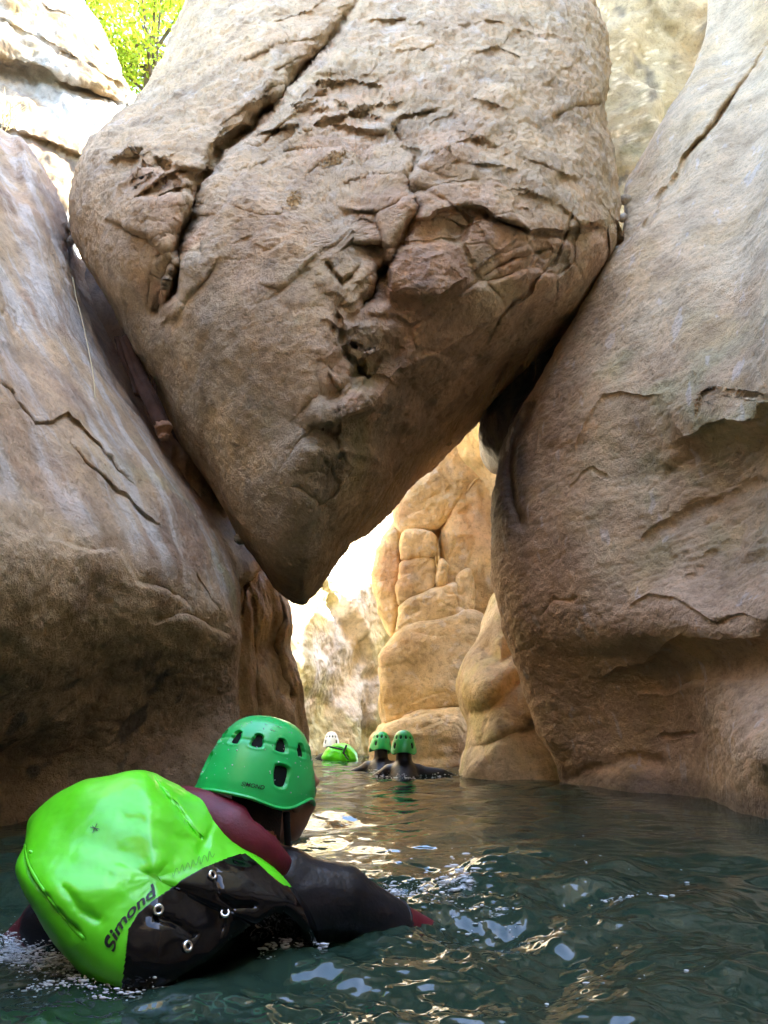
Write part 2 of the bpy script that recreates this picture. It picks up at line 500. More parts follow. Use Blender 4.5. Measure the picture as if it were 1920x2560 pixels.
# ------------------------------------------------------------------ near right wall
def near_right():
    rows = [
        [W(2.6, 8.2, -1.3), W(1.9, 6.9, -1.3), W(1.42, 6.1, -1.3), W(1.55, 5.2, -1.3), W(1.75, 4.6, -1.3), W(1.75, 3.5, -1.3), W(2.0, 2.2, -1.3), W(2.8, -5, -1.3)],
        [W(2.6, 8.2, 0), W(1.85, 6.8, 0), P(1212, 1697, 6.05), P(1330, 1708, 5.25), P(1500, 1720, 4.75), P(1659, 1770, 3.55), W(1.95, 2.2, 0), W(2.8, -5, 0)],
        [W(2.6, 8.2, .6), W(1.75, 6.8, .6), P(1158, 1570, 6.0), P(1300, 1580, 5.35), P(1490, 1570, 4.75), P(1659, 1580, 3.5), W(1.9, 2.2, .5), W(2.8, -5, .8)],
        [W(2.5, 8.2, 1.0), W(1.65, 6.8, 1.0), P(1106, 1430, 5.9), P(1270, 1445, 5.2), P(1450, 1440, 4.7), P(1659, 1430, 3.85), W(2.1, 2.2, 1.1), W(2.9, -5, 1.5)],
        [W(2.5, 8.2, 1.4), W(1.6, 6.8, 1.4), P(1078, 1340, 5.85), P(1250, 1355, 4.95), P(1440, 1345, 4.3), P(1659, 1320, 3.6), W(1.85, 2.2, 1.5), W(2.8, -5, 2)],
        [W(2.5, 8.2, 2.0), W(1.55, 6.8, 2.0), P(1060, 1200, 5.8), P(1215, 1205, 4.95), P(1430, 1200, 4.4), P(1659, 1180, 3.75), W(2.0, 2.2, 2.0), W(2.9, -5, 2.6)],
        [W(2.5, 8.2, 2.7), W(1.6, 6.8, 2.7), P(1066, 1050, 5.75), P(1220, 1025, 4.95), P(1430, 1005, 4.42), P(1659, 985, 3.85), W(2.2, 2.3, 2.6), W(3.1, -5, 3.4)],
        [W(2.6, 8.2, 3.4), W(1.75, 6.8, 3.3), P(1105, 915, 5.6), P(1240, 870, 4.9), P(1440, 845, 4.25), P(1659, 820, 3.5), W(2.2, 2.2, 3.3), W(3.4, -5, 4.2)],
        [W(2.7, 8.2, 4.2), W(2.1, 6.8, 4.0), P(1195, 765, 5.4), P(1310, 675, 4.85), P(1470, 625, 4.35), P(1659, 570, 3.8), W(2.7, 2.3, 4.4), W(3.9, -5, 5.2)],
        [W(2.9, 8.2, 5.0), W(2.5, 6.8, 4.8), P(1285, 615, 5.3), P(1370, 505, 4.95), P(1500, 430, 4.65), P(1680, 330, 4.15), W(3.2, 2.4, 5.4), W(4.4, -5, 6.2)],
        [W(3.2, 8.2, 5.4), W(2.8, 6.8, 5.2), P(1338, 520, 5.45), P(1405, 435, 5.25), P(1520, 270, 5.0), P(1710, 80, 4.7), W(3.9, 2.8, 6.8), W(4.9, -5, 7.4)],
        [W(3.6, 8.4, 5.8), W(3.0, 7.2, 5.6), P(1350, 425, 5.95), P(1386, 345, 5.85), P(1490, 165, 5.75), P(1620, -60, 5.6), W(5.2, 3.4, 9.0), W(5.8, -5, 8.6)],
        [W(4.4, 8.8, 6.2), W(3.8, 8.2, 6.2), P(1390, 420, 7.0), P(1440, 330, 7.0), P(1560, 150, 7.0), W(5.0, 6.4, 16), W(5.2, 4.2, 18), W(6.4, -5, 17)],  # unseen wall top, raised high to keep sun off the near canyon
    ]
    feats = [
        ('groove', [(1700, 40), (1600, 190), (1480, 345), (1430, 420), (1395, 480)], 7, .22),
        ('crack', [(1600, 190), (1540, 270), (1490, 335)], 3, .10),
        ('step', [(1240, 985), (1250, 940), (1300, 860), (1340, 845), (1390, 860), (1440, 850)], .03, 50),
        ('crack', [(1500, 905), (1515, 850), (1545, 838), (1600, 850), (1660, 860)], 2.2, .03),
        ('step', [(1450, 960), (1500, 940), (1560, 910), (1600, 920), (1660, 915)], .10, 70),
        ('groove', [(1660, 960), (1580, 960), (1500, 990), (1440, 1030)], 16, .06),
        ('groove', [(1660, 1040), (1560, 1080), (1470, 1120), (1400, 1160)], 12, .07),
        ('groove', [(1660, 1100), (1600, 1150), (1540, 1210), (1490, 1260)], 18, .06),
        ('step', [(1340, 1320), (1400, 1285), (1450, 1290), (1540, 1340), (1600, 1330), (1660, 1340)], .03, 50),
        ('step', [(1290, 1470), (1330, 1450), (1390, 1440), (1430, 1400), (1470, 1380), (1520, 1385), (1580, 1390), (1640, 1380), (1680, 1385)], .09, 60),
        ('step', [(1620, 1470), (1560, 1465), (1500, 1480), (1430, 1500), (1360, 1490)], .06, 40),
        ('groove', [(1420, 1650), (1360, 1640), (1290, 1660), (1230, 1680)], 14, .08),
        ('crack', [(1420, 1600), (1470, 1590), (1510, 1585)], 3, .04),
        ('bump', [(1640, 1620)], 90, .22),
        ('groove', [(1140, 880), (1110, 960), (1095, 1010), (1110, 1060), (1125, 1130)], 8, .12),
        ('crack', [(1170, 1330), (1200, 1295), (1230, 1300), (1250, 1290)], 3, .03),
        ('crack', [(1225, 1060), (1260, 1020), (1280, 1015), (1310, 1030)], 2.5, .025),
    ]
    def colf(V, u, v):
        n = fbm(V, 1.2, 5, 61); k = fbm(V, 2.6, 5, 63)
        c = lerp(C['tan'] * 1.08, C['cream'], smooth(-.2, .4, n) * .8)
        c = lerp(c, np.array([.40, .37, .20]), smooth(-.15, .45, k) * smooth(600, 800, v) * smooth(1350, 1150, v) * smooth(1150, 1350, u) * .65)
        c = lerp(c, C['pink'] * 1.05, smooth(1050, 1350, v) * (.25 + .35 * smooth(-.3, .3, n)))
        c = lerp(c, C['pink'], smooth(1330, 1180, u) * .4)
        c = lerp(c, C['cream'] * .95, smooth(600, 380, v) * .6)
        c = lerp(c, C['ochre'], smooth(.1, .5, fbm(V, 1.7, 4, 67)) * .35)
        c = lerp(c, C['ochre'], smooth(1590, 1640, u) * smooth(200, 60, v) * .6)
        c = lerp(c, C['wet'], smooth(1165, 1110, u + 26 * fbm(V, 4, 3, 66)) * smooth(1290, 1050, v) * smooth(820, 900, v) * .85)
        c = lerp(c, C['white'], smooth(.42, .6, fbm(V * np.array([3, 3, 1.0]), 3.3, 4, 69)) * .4)
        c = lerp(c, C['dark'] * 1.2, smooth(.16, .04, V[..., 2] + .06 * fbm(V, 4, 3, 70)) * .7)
        return c
    def noise(V, u, v):
        hol = smooth(900, 1000, v) * smooth(1330, 1200, v) * smooth(1350, 1500, u)
        rip = fbm(np.stack([V[..., 0] * .5 + V[..., 2] * 1.2, V[..., 1] * .5 - V[..., 2] * .4, V[..., 2] * 1.4 + V[..., 1] * .8], -1), 6.0, 3, 73, ridged=True)
        return rock_noise(V, .8, 71) + (.008 + .016 * hol) * rip
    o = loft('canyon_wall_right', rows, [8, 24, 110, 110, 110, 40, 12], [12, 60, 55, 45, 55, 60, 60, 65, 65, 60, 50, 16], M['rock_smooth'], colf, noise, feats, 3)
    tag(o, 'near right canyon wall, tan limestone with hollows and a grooved ridge', kind='structure')
near_right()

# ------------------------------------------------------------------ unseen wall added behind the camera so light falls from above
def behind():
    rows = []
    for z, d in [(-1.3, 0), (0, 0), (1.5, .2), (3, -.1), (5, .2), (7.5, .5), (10, 1.2)]:
        rows.append([W(-6, -1.5, z), W(-4.2, -3.2, z), W(-1.8, -4.2 - d, z), W(.5, -4.4 - d, z), W(2.5, -4.1 - d, z), W(4.5, -3.4, z), W(6.5, -1.5, z)])
    def colf(V, u, v):
        return lerp(C['tan'], C['brown'], smooth(-.2, .4, fbm(V, .9, 4, 181)))
    o = loft('added_wall_behind', rows, 20, 14, M['rock'], colf, 2.0, (), 13, flip=False)
    tag(o, 'unseen canyon wall added behind the camera to shut out low light', kind='structure')
behind()

# ------------------------------------------------------------------ the wedged boulder
def boulder():
    con = [(402, 0, 6.2), (345, 130, 5.9), (300, 205, 5.6), (225, 270, 5.3), (178, 340, 5.15), (158, 430, 5.0), (156, 500, 4.95), (175, 560, 4.9), (210, 620, 4.9),
           (255, 690, 4.9), (300, 770, 4.85), (345, 860, 4.85), (380, 930, 4.85), (430, 1010, 4.85), (480, 1080, 4.85), (535, 1170, 4.85), (590, 1250, 4.85), (640, 1287, 4.9),
           (658, 1283, 4.95), (690, 1240, 5.0), (740, 1172, 5.05), (830, 1098, 5.1), (900, 1020, 5.15), (985, 945, 5.2), (1050, 872, 5.25), (1130, 800, 5.3), (1200, 735, 5.3),
           (1260, 660, 5.3), (1310, 578, 5.3), (1335, 530, 5.3), (1345, 460, 5.35), (1335, 390, 5.4), (1325, 310, 5.5), (1300, 240, 5.6), (1318, 150, 5.8), (1310, 70, 5.9),
           (1290, 0, 6.0), (1250, -80, 6.2), (1120, -170, 6.4), (900, -210, 6.5), (660, -200, 6.5), (500, -130, 6.4), (435, -60, 6.3)]
    under = [(655, 1300), (700, 1150), (735, 1080), (745, 985), (800, 900), (860, 800), (950, 760), (1040, 700), (1200, 640), (1345, 560)]
    main = [(800, -40), (745, 40), (715, 90), (645, 165), (590, 230), (545, 270), (505, 300), (475, 335), (440, 385), (415, 470), (395, 520), (385, 590), (370, 640), (345, 665)]
    feats = [
        ('facet', under[::-1], .62, 1.25),
        ('facet', [(1345, 540), (1230, 590), (1130, 640), (1010, 720), (930, 830), (850, 960), (780, 1090), (735, 1180)], .25, .5),
        ('crack', main, 17, .30), ('crack', main, 5, .18), ('groove', main, 30, .10),
        ('step', main, .10, 60),
        ('crack', [(645, 165), (690, 185), (720, 180)], 5, .08),
        ('crack', [(545, 270), (480, 300), (465, 370), (430, 385)], 6, .12),
        ('crack', [(440, 385), (380, 365), (330, 345)], 9, .10), ('crack', [(350, 345), (380, 400), (400, 450)], 6, .08),
        ('step', [(215, 470), (270, 490), (320, 510), (365, 560), (385, 590)], .07, 60),
        ('crack', [(215, 470), (265, 490), (310, 515), (345, 540)], 4, .06),
        ('crack', [(505, 300), (560, 330), (600, 280), (650, 240), (700, 205)], 4, .06),
        ('step', [(430, 590), (460, 480), (560, 330), (640, 300)], -.07, 70),
        # broken diagonal band through the middle
        ('crack', [(690, 200), (760, 240), (840, 270), (870, 310), (900, 360), (930, 380)], 6, .08),
        ('crack', [(870, 300), (900, 340), (880, 400), (900, 450), (870, 520), (835, 570), (800, 640), (760, 690)], 10, .18),
        ('step', [(760, 690), (800, 640), (835, 570), (870, 520), (900, 450), (880, 400)], .12, 80),
        ('crack', [(1010, 440), (1060, 470), (1100, 480), (1160, 505), (1240, 500), (1320, 480)], 6, .10),
        ('step', [(880, 480), (930, 470), (1000, 440), (1060, 470), (1100, 480), (1160, 505), (1240, 495), (1330, 470)], .15, 110),
        ('crack', [(1250, 430), (1200, 560), (1130, 640), (1080, 680), (1040, 760)], 4, .07),
        ('crack', [(1040, 600), (1100, 560), (1190, 540)], 4, .06),
        ('step', [(890, 690), (960, 640), (1010, 600), (960, 540), (900, 555)], .12, 60),
        ('crack', [(700, 570), (740, 610), (780, 580)], 5, .09), ('crack', [(720, 660), (750, 770), (790, 810), (830, 760)], 5, .08),
        ('step', [(700, 800), (740, 850), (730, 950), (760, 1010), (730, 1060), (690, 1090)], .06, 60),
        ('crack', [(640, 1050), (690, 1090), (730, 1060)], 5, .06),
        ('crack', [(1190, 260), (1240, 235), (1300, 225)], 6, .10),
        ('crack', [(1120, 20), (1150, 60), (1180, 40)], 4, .05),
        ('step', [(690, 130), (720, 100), (780, 30), (820, -20)], .06, 60),
        ('bump', [(280, 380)], 120, .15), ('bump', [(600, 650)], 180, .12), ('bump', [(1150, 380)], 130, .12), ('bump', [(960, 610)], 70, .14), ('bump', [(560, 120)], 160, .10),
    ]
    band = [(640, 250), (760, 330), (850, 450), (890, 560), (850, 680), (780, 800), (750, 960)]
    def wfrac(u, v):
        a = np.exp(-(polydist(u, v, band)[0] / 95) ** 2)
        b = np.exp(-(polydist(u, v, [(850, 500), (1000, 560), (1150, 600), (1300, 520)])[0] / 85) ** 2)
        c = np.exp(-(polydist(u, v, [(300, 360), (400, 440), (390, 560), (350, 620)])[0] / 60) ** 2)
        d = np.exp(-(polydist(u, v, [(680, 180), (850, 230), (1000, 330), (1060, 420)])[0] / 100) ** 2) * .8
        e = .30 * smooth(420, 560, u) * smooth(760, 600, v)
        return np.clip(np.maximum(a + b + c + d, e), 0, 1)
    def broken(V, u, v):
        w = wfrac(u, v)
        q = V + .05 * np.stack([fbm(V, 2.5, 3, 81), fbm(V, 2.5, 3, 82), fbm(V, 2.5, 3, 83)], -1)
        sh = np.stack([q[..., 0] * .87 + q[..., 2] * .5, q[..., 1], q[..., 2] * .87 - q[..., 0] * .5], -1)
        under_w = smooth(700, 900, u) * smooth(-60, 0, v - (1700 - u) * .8)
        wt = np.maximum(w, .5 * under_w)
        k = (wt > .02) & (V[..., 1] < 6.6)
        ch = np.zeros(u.shape)
        f1, c1 = chunks(sh[k] * np.array([1.9, .9, 2.9]), 5, 20.0)
        f2, c2 = chunks(sh[k] * np.array([4.6, 2.2, 7.0]), 6, 18.0)
        ch[k] = .24 * f1 - .05 * c1 + (.075 * f2 - .018 * c2) * smooth(-.25, .25, fbm(V[k], 1.6, 2, 86))
        return -wt * ch
    def noise(V, u, v):
        pock = fbm(V, 11, 3, 85, ridged=True)
        upper = smooth(520, 250, v)
        worn = 1 - .65 * smooth(520, 640, v) * smooth(760, 660, u)
        return rock_noise(V, 1.0, 84) + worn * ((.008 + .008 * upper) * pock + .018 * fbm(V, 6, 4, 88) * (.6 + upper) + .006 * fbm(V, 26, 3, 89, ridged=True))
    def colf(V, u, v):
        n = fbm(V, 1.1, 5, 91); k = fbm(V, 3.0, 5, 92)
        c = lerp(C['tan'], C['cream'] * .95, smooth(-.2, .5, n) * .6)
        c = lerp(c, C['grey'] * 1.05, smooth(-.1, .45, k) * .45)
        w = wfrac(u, v)
        c = lerp(c, C['pink'] * 1.05, w * smooth(-.25, .25, fbm(V, 2.2, 3, 93)) * .75)
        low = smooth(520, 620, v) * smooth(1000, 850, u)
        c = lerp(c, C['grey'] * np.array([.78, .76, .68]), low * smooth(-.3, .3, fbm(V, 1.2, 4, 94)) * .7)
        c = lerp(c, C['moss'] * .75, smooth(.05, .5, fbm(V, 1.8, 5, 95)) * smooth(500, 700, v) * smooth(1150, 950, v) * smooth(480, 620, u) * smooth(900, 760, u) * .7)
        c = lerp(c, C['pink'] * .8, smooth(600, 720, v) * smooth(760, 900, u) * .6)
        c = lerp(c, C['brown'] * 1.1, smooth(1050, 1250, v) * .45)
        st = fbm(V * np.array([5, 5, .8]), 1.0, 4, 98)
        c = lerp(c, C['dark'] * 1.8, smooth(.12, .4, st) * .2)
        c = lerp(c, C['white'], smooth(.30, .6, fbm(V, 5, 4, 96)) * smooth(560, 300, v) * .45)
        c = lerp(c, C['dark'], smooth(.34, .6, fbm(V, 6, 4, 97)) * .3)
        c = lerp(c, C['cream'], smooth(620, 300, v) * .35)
        return c
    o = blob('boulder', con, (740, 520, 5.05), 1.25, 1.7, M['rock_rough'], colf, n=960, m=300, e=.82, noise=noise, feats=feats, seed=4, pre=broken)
    tag(o, 'huge cracked tan boulder wedged between the two canyon walls above the water', 'boulder')
    return o
BOULDER = boulder()

def slot_blocker():  # added rock that seals sky light out of the left cleft
    con = [(150, 590), (215, 540), (330, 560), (470, 760), (540, 1000), (530, 1150), (460, 1130), (370, 1010), (280, 880), (200, 740)]
    o = blob('sky_blocker_rock', [(a, b, 6.0) for a, b in con], (340, 820, 6.0), .35, .9, M['rock'], lambda V, u, v: lerp(C['brown'], C['dark'], smooth(-.2, .3, fbm(V, 2, 4, 191))), n=120, m=50, e=.7, noise=1.2, seed=14)
    tag(o, 'dark rock added in the left cleft behind the driftwood log to block sky light', 'rock')
slot_blocker()

# ------------------------------------------------------------------ second left rock, behind the boulder's tip
def left_back():
    sil = [(668, 1740), (664, 1640), (660, 1560), (650, 1470), (630, 1400), (634, 1345), (606, 1275), (575, 1225), (545, 1170), (520, 1080), (480, 960)]
    rows = [[W(-1.6, 4.9, -1.2), W(-1.25, 5.4, -1.2), W(-1.05, 5.8, -1.2), W(-.95, 6.2, -1.2), W(-1.0, 6.9, -1.2), W(-1.8, 8.0, -1.2)]]
    for i, (u, v) in enumerate(sil):
        rows.append([P(430 - i * 6, v, 5.0), P(520 - i * 6, v, 5.35), P((u + 525) / 2 - i * 3, v, 5.75), P(u, v, 6.2), P(u - 50, v, 7.0), P(u - 190, v, 8.2)])
    def colf(V, u, v):
        n = fbm(V * np.array([3, 3, .5]), 2.0, 5, 101)
        c = lerp(C['tan'], C['cream'], smooth(-.2, .4, n) * .6)
        c = lerp(c, C['ochre'], smooth(.0, .5, fbm(V, 2, 4, 102)) * .4)
        c = lerp(c, C['pink'], smooth(1350, 1150, v) * .4)
        return lerp(c, C['brown'] * .7, smooth(.2, .5, fbm(V, 4, 4, 103)) * .5)
    def noise(V, u, v):
        fl = fbm(V * np.array([1, 1, .22]), 4.5, 3, 104)
        return rock_noise(V, .7, 105) + .07 * fl
    feats = [('groove', [(600, 1240), (608, 1330), (590, 1400), (620, 1500)], 9, .25),
             ('crack', [(535, 1220), (530, 1290), (522, 1330)], 2.5, .06), ('groove', [(545, 1300), (550, 1450), (560, 1600)], 8, .08)]
    o = loft('canyon_wall_left', rows, [30, 60, 70, 40, 10], [20] + [30] * 10, M['rock_smooth'], colf, noise, feats, 6, flip=True)
    tag(o, 'fluted brown rock rib on the left just behind the boulder tip', kind='structure')
left_back()

# ------------------------------------------------------------------ sunlit wall far behind on the left
def far_left():
    rows = []
    for z, dx in [(-1.2, 0), (0, 0), (.6, -.15), (1.5, .1), (2.5, -.05), (3.4, .1), (4.6, -.2), (5.8, -.5), (7.0, -1.4)]:
        rows.append([W(-3.2 + dx, 8.0, z), W(-2.6 + dx, 10.0, z), W(-1.6 + dx, 12.2, z), W(-.7 + dx * .6, 13.4, z), W(.2 + dx * .4, 14.6, z), W(1.4 + dx * .3, 15.6, z), W(3.2, 17, z)])
    def colf(V, u, v):
        n = fbm(V, .9, 5, 111)
        c = lerp(C['white'], C['cream'], smooth(-.2, .3, n) * .6)
        c = lerp(c, C['yellow'] * .85, smooth(-.05, .35, fbm(V, .8, 4, 112)) * .75)
        c = lerp(c, C['gold'], smooth(.0, .4, fbm(V, .7, 4, 113)) * smooth(1500, 1250, v) * .7)
        return lerp(c, C['tan'], smooth(.2, .5, fbm(V * np.array([1, 1, .5]), 2, 4, 114)) * .5)
    def noise(V, u, v):
        f1, c1 = chunks((V + .3 * fbm(V, .8, 3, 115)[..., None]) * np.array([.9, .9, .6]), 15, 9.0)
        return rock_noise(V, 2.4, 116) + .28 * f1 - .03 * c1
    o = loft('canyon_wall_far', rows, [20, 60, 90, 90, 50, 10], [8, 30, 40, 40, 40, 40, 30, 20], M['rock_far'], colf, noise, (), 7, flip=True)
    tag(o, 'bright sunlit cream and yellow wall at the far end of the gorge', kind='structure')
far_left()

# ------------------------------------------------------------------ golden wall on the right beyond the boulder
def far_right():
    rows = []
    prof = [(-1.2, 0), (0, 0), (1.5, 0), (3, .05), (4.5, -.1), (6, -.1), (7.5, .2), (9.0, .1), (11, .3), (14.5, .9)]
    for z, dx in prof:
        w = min(z, 4.2 + (z - 4.2) * .14)
        h = min(z, 5 + (z - 5) * .42)  # height of the unseen extension added to shade the far left wall
        rows.append([W(5.5, 17.5, h), W(4.2 + dx, 14.6, h), W(3.6 + dx, 12.4, h), W(2.2 + dx, 11.4, w), W(.75 + dx, 10.7, w), W(.72 + dx, 10.1, w), W(1.25 + dx, 9.4, w), W(1.9 + dx, 8.8, min(z, 10)), W(3.2 + dx, 8.3, z), W(5.2 + dx, 8.0, z), W(7 + dx, 7.6, z)])
    def colf(V, u, v):
        n = fbm(V, .9, 5, 121)
        c = lerp(C['gold'], C['cream'], smooth(-.2, .4, n) * .55)
        c = lerp(c, C['ochre'], smooth(-.05, .4, fbm(V, 1.4, 4, 122)) * .6)
        c = lerp(c, C['moss'], smooth(.05, .45, fbm(V, 2.0, 5, 123)) * smooth(100, 300, v) * .45)
        c = lerp(c, C['dark'], smooth(.22, .5, fbm(V * np.array([1.5, 1.5, .7]), 2.5, 5, 124)) * .6)
        vein = np.abs(fbm(V, 2.2, 3, 126))
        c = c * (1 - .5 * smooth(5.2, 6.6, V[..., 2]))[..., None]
        return lerp(c, C['cream'] * 1.2, smooth(.03, .0, vein) * .6)
    def noise(V, u, v):
        f1, c1 = chunks((V + .25 * fbm(V, 1.0, 3, 127)[..., None]) * np.array([1.0, 1.0, .5]), 17, 10.0)
        return rock_noise(V, 2.0, 125) + .45 * f1 - .05 * c1
    o = loft('canyon_wall_far', rows, [6, 8, 20, 40, 50, 60, 60, 70, 30, 8], [6, 20, 25, 40, 40, 40, 50, 50, 20], M['rock_far'], colf, noise, (), 8)
    tag(o, 'golden ochre wall behind the boulder on the right', kind='structure')
far_right()

# ------------------------------------------------------------------ jointed rock pillar beyond the gap: every block a piece of its own
def pillar():
    root = empty('rock_pillar', (0.4, 9.6, 0))
    tag(root, 'sunny golden rock pillar split into rounded blocks beyond the gap', 'rock pillar')
    def colf(V, u, v):
        n = fbm(V, 1.6, 5, 131)
        c = lerp(C['gold'], C['cream'], smooth(-.25, .35, n) * .75)
        c = lerp(c, C['pink'] * 1.2, smooth(.0, .45, fbm(V, 1.1, 3, 132)) * .5)
        c = lerp(c, C['ochre'], smooth(1470, 1490, v + 18 * fbm(V, 1, 3, 135)) * smooth(1550, 1530, v) * .7)
        c = lerp(c, C['white'], smooth(.28, .5, fbm(V, 6, 4, 133)) * .4)
        vein = np.abs(fbm(V, 2.6, 3, 134))
        return lerp(c, C['cream'] * 1.15, smooth(.025, .0, vein) * smooth(1300, 1200, v) * .6)
    def noise(V, u, v):
        lay = perlin(np.stack([V[..., 2] * 6.5 + .5 * fbm(V, .8, 2, 141), V[..., 0] * .4, V[..., 1] * .4], -1), 9)
        f1, c1 = chunks((V + .15 * fbm(V, 2, 3, 142)[..., None]) * np.array([2.2, 2.2, 2.6]), 21, 12.0)
        return rock_noise(V, .9, 138) + .06 * lay * (.35 + .65 * smooth(1540, 1580, v)) + .014 * fbm(V, 3, 4, 139, ridged=True) + .035 * f1 - .008 * c1
    blocks = [   # outline, depth of the outline, swell
        ([(797, 1655), (797, 1600), (812, 1572), (850, 1552), (930, 1532), (1000, 1530), (1030, 1560), (1060, 1660), (1050, 1700), (800, 1700)], 9.3, .5, .38),
        ([(820, 1545), (822, 1480), (824, 1425), (850, 1385), (880, 1350), (960, 1335), (1030, 1322), (1075, 1400), (1075, 1550), (980, 1532), (900, 1545), (840, 1570)], 9.5, .34, .30),
        ([(862, 1372), (862, 1330), (885, 1300), (940, 1275), (985, 1262), (985, 1310), (1010, 1325), (940, 1345), (890, 1368)], 9.5, .24, .32),
        ([(988, 1322), (988, 1250), (1000, 1232), (1018, 1238), (1022, 1316)], 9.5, .18, .32),
        ([(815, 1310), (808, 1250), (815, 1195), (835, 1150), (858, 1120), (870, 1180), (862, 1260), (858, 1330), (848, 1372)], 9.9, .3, .55),
        ([(862, 1300), (866, 1230), (880, 1212), (935, 1206), (938, 1262), (900, 1290)], 9.6, .18, .30),
        ([(868, 1206), (870, 1160), (885, 1148), (930, 1150), (942, 1175), (938, 1202), (900, 1204)], 9.6, .18, .30),
        ([(945, 1255), (948, 1212), (958, 1208), (964, 1225), (962, 1262), (952, 1266)], 9.5, .2, .7),
        ([(862, 1148), (848, 1110), (880, 1050), (960, 960), (1030, 880), (1090, 830), (1090, 980), (1000, 1080), (950, 1140), (900, 1148)], 9.8, .3, .36),
        ([(948, 1345), (952, 1200), (962, 1090), (1005, 1000), (1050, 900), (1120, 860), (1160, 1000), (1150, 1420), (1030, 1380)], 9.95, .42, .36),
    ]
    for i, (con, y0, fr, e) in enumerate(blocks):
        cx = sum(p[0] for p in con) / len(con); cyy = sum(p[1] for p in con) / len(con)
        big = len(con) > 8
        o = blob('block', [(p[0], p[1], y0) for p in con], (cx, cyy, y0), fr, .7, M['rock_far'], colf, n=220 if big else 120, m=90 if big else 45, e=e, noise=noise, seed=30 + i)
        adopt(o, root)
pillar()

# ------------------------------------------------------------------ lobed rock at the water's edge, right of the pillar
def lobes():
    con = [(1068, 1275, 7.9), (1050, 1320, 7.8), (1032, 1370, 7.7), (1005, 1425, 7.6), (993, 1480, 7.5), (998, 1530, 7.5), (1012, 1565, 7.45), (1008, 1610, 7.4), (998, 1660, 7.3), (994, 1720, 7.2),
           (1080, 1800, 7.0), (1220, 1800, 6.9), (1300, 1650, 7.0), (1260, 1450, 7.4), (1180, 1300, 7.8), (1110, 1240, 8.0)]
    def colf(V, u, v):
        n = fbm(V, 1.6, 5, 151)
        c = lerp(C['cream'], C['tan'], smooth(-.2, .4, n) * .7)
        c = lerp(c, C['yellow'], smooth(.0, .4, fbm(V, 1.8, 4, 152)) * .45)
        c = lerp(c, C['ochre'], smooth(1440, 1500, v) * smooth(1560, 1510, v) * .5)
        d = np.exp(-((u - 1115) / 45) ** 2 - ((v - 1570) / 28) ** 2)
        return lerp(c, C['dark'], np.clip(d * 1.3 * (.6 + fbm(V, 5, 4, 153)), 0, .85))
    feats = [('groove', [(1040, 1400), (1080, 1430), (1120, 1400)], 16, .12), ('groove', [(1005, 1545), (1060, 1530), (1110, 1480), (1140, 1470)], 14, .14),
             ('groove', [(1010, 1620), (1080, 1600), (1130, 1580), (1170, 1560)], 10, .08), ('bump', [(1060, 1490)], 45, .12), ('bump', [(1080, 1580)], 40, .10), ('groove', [(1060, 1650), (1040, 1600), (1050, 1560)], 8, .05)]
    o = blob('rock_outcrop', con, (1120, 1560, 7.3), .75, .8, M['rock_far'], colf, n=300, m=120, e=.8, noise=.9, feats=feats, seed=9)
    tag(o, 'pale lobed rock rising from the water between pillar and dark right wall', 'rock')
    con = [(1045, 872, 6.6), (1038, 915, 6.5), (1042, 960, 6.5), (1068, 998, 6.45), (1086, 1000, 6.4), (1092, 960, 6.3), (1120, 930, 6.2), (1210, 820, 6.2), (1250, 700, 6.3), (1180, 690, 6.4), (1110, 760, 6.5), (1070, 830, 6.6)]
    def colw(V, u, v):
        return lerp(C['wet'], C['grey'] * .5, smooth(-.1, .4, fbm(V * np.array([2, 2, .6]), 4, 4, 161)) * .6)
    o = blob('wet_rock', con, (1125, 860, 6.4), .22, .8, M['rock_wet'], colw, n=160, m=60, e=.85, noise=1.2, seed=12)
    tag(o, 'dark wet rock jammed under the boulder against the right wall', 'rock')
lobes()

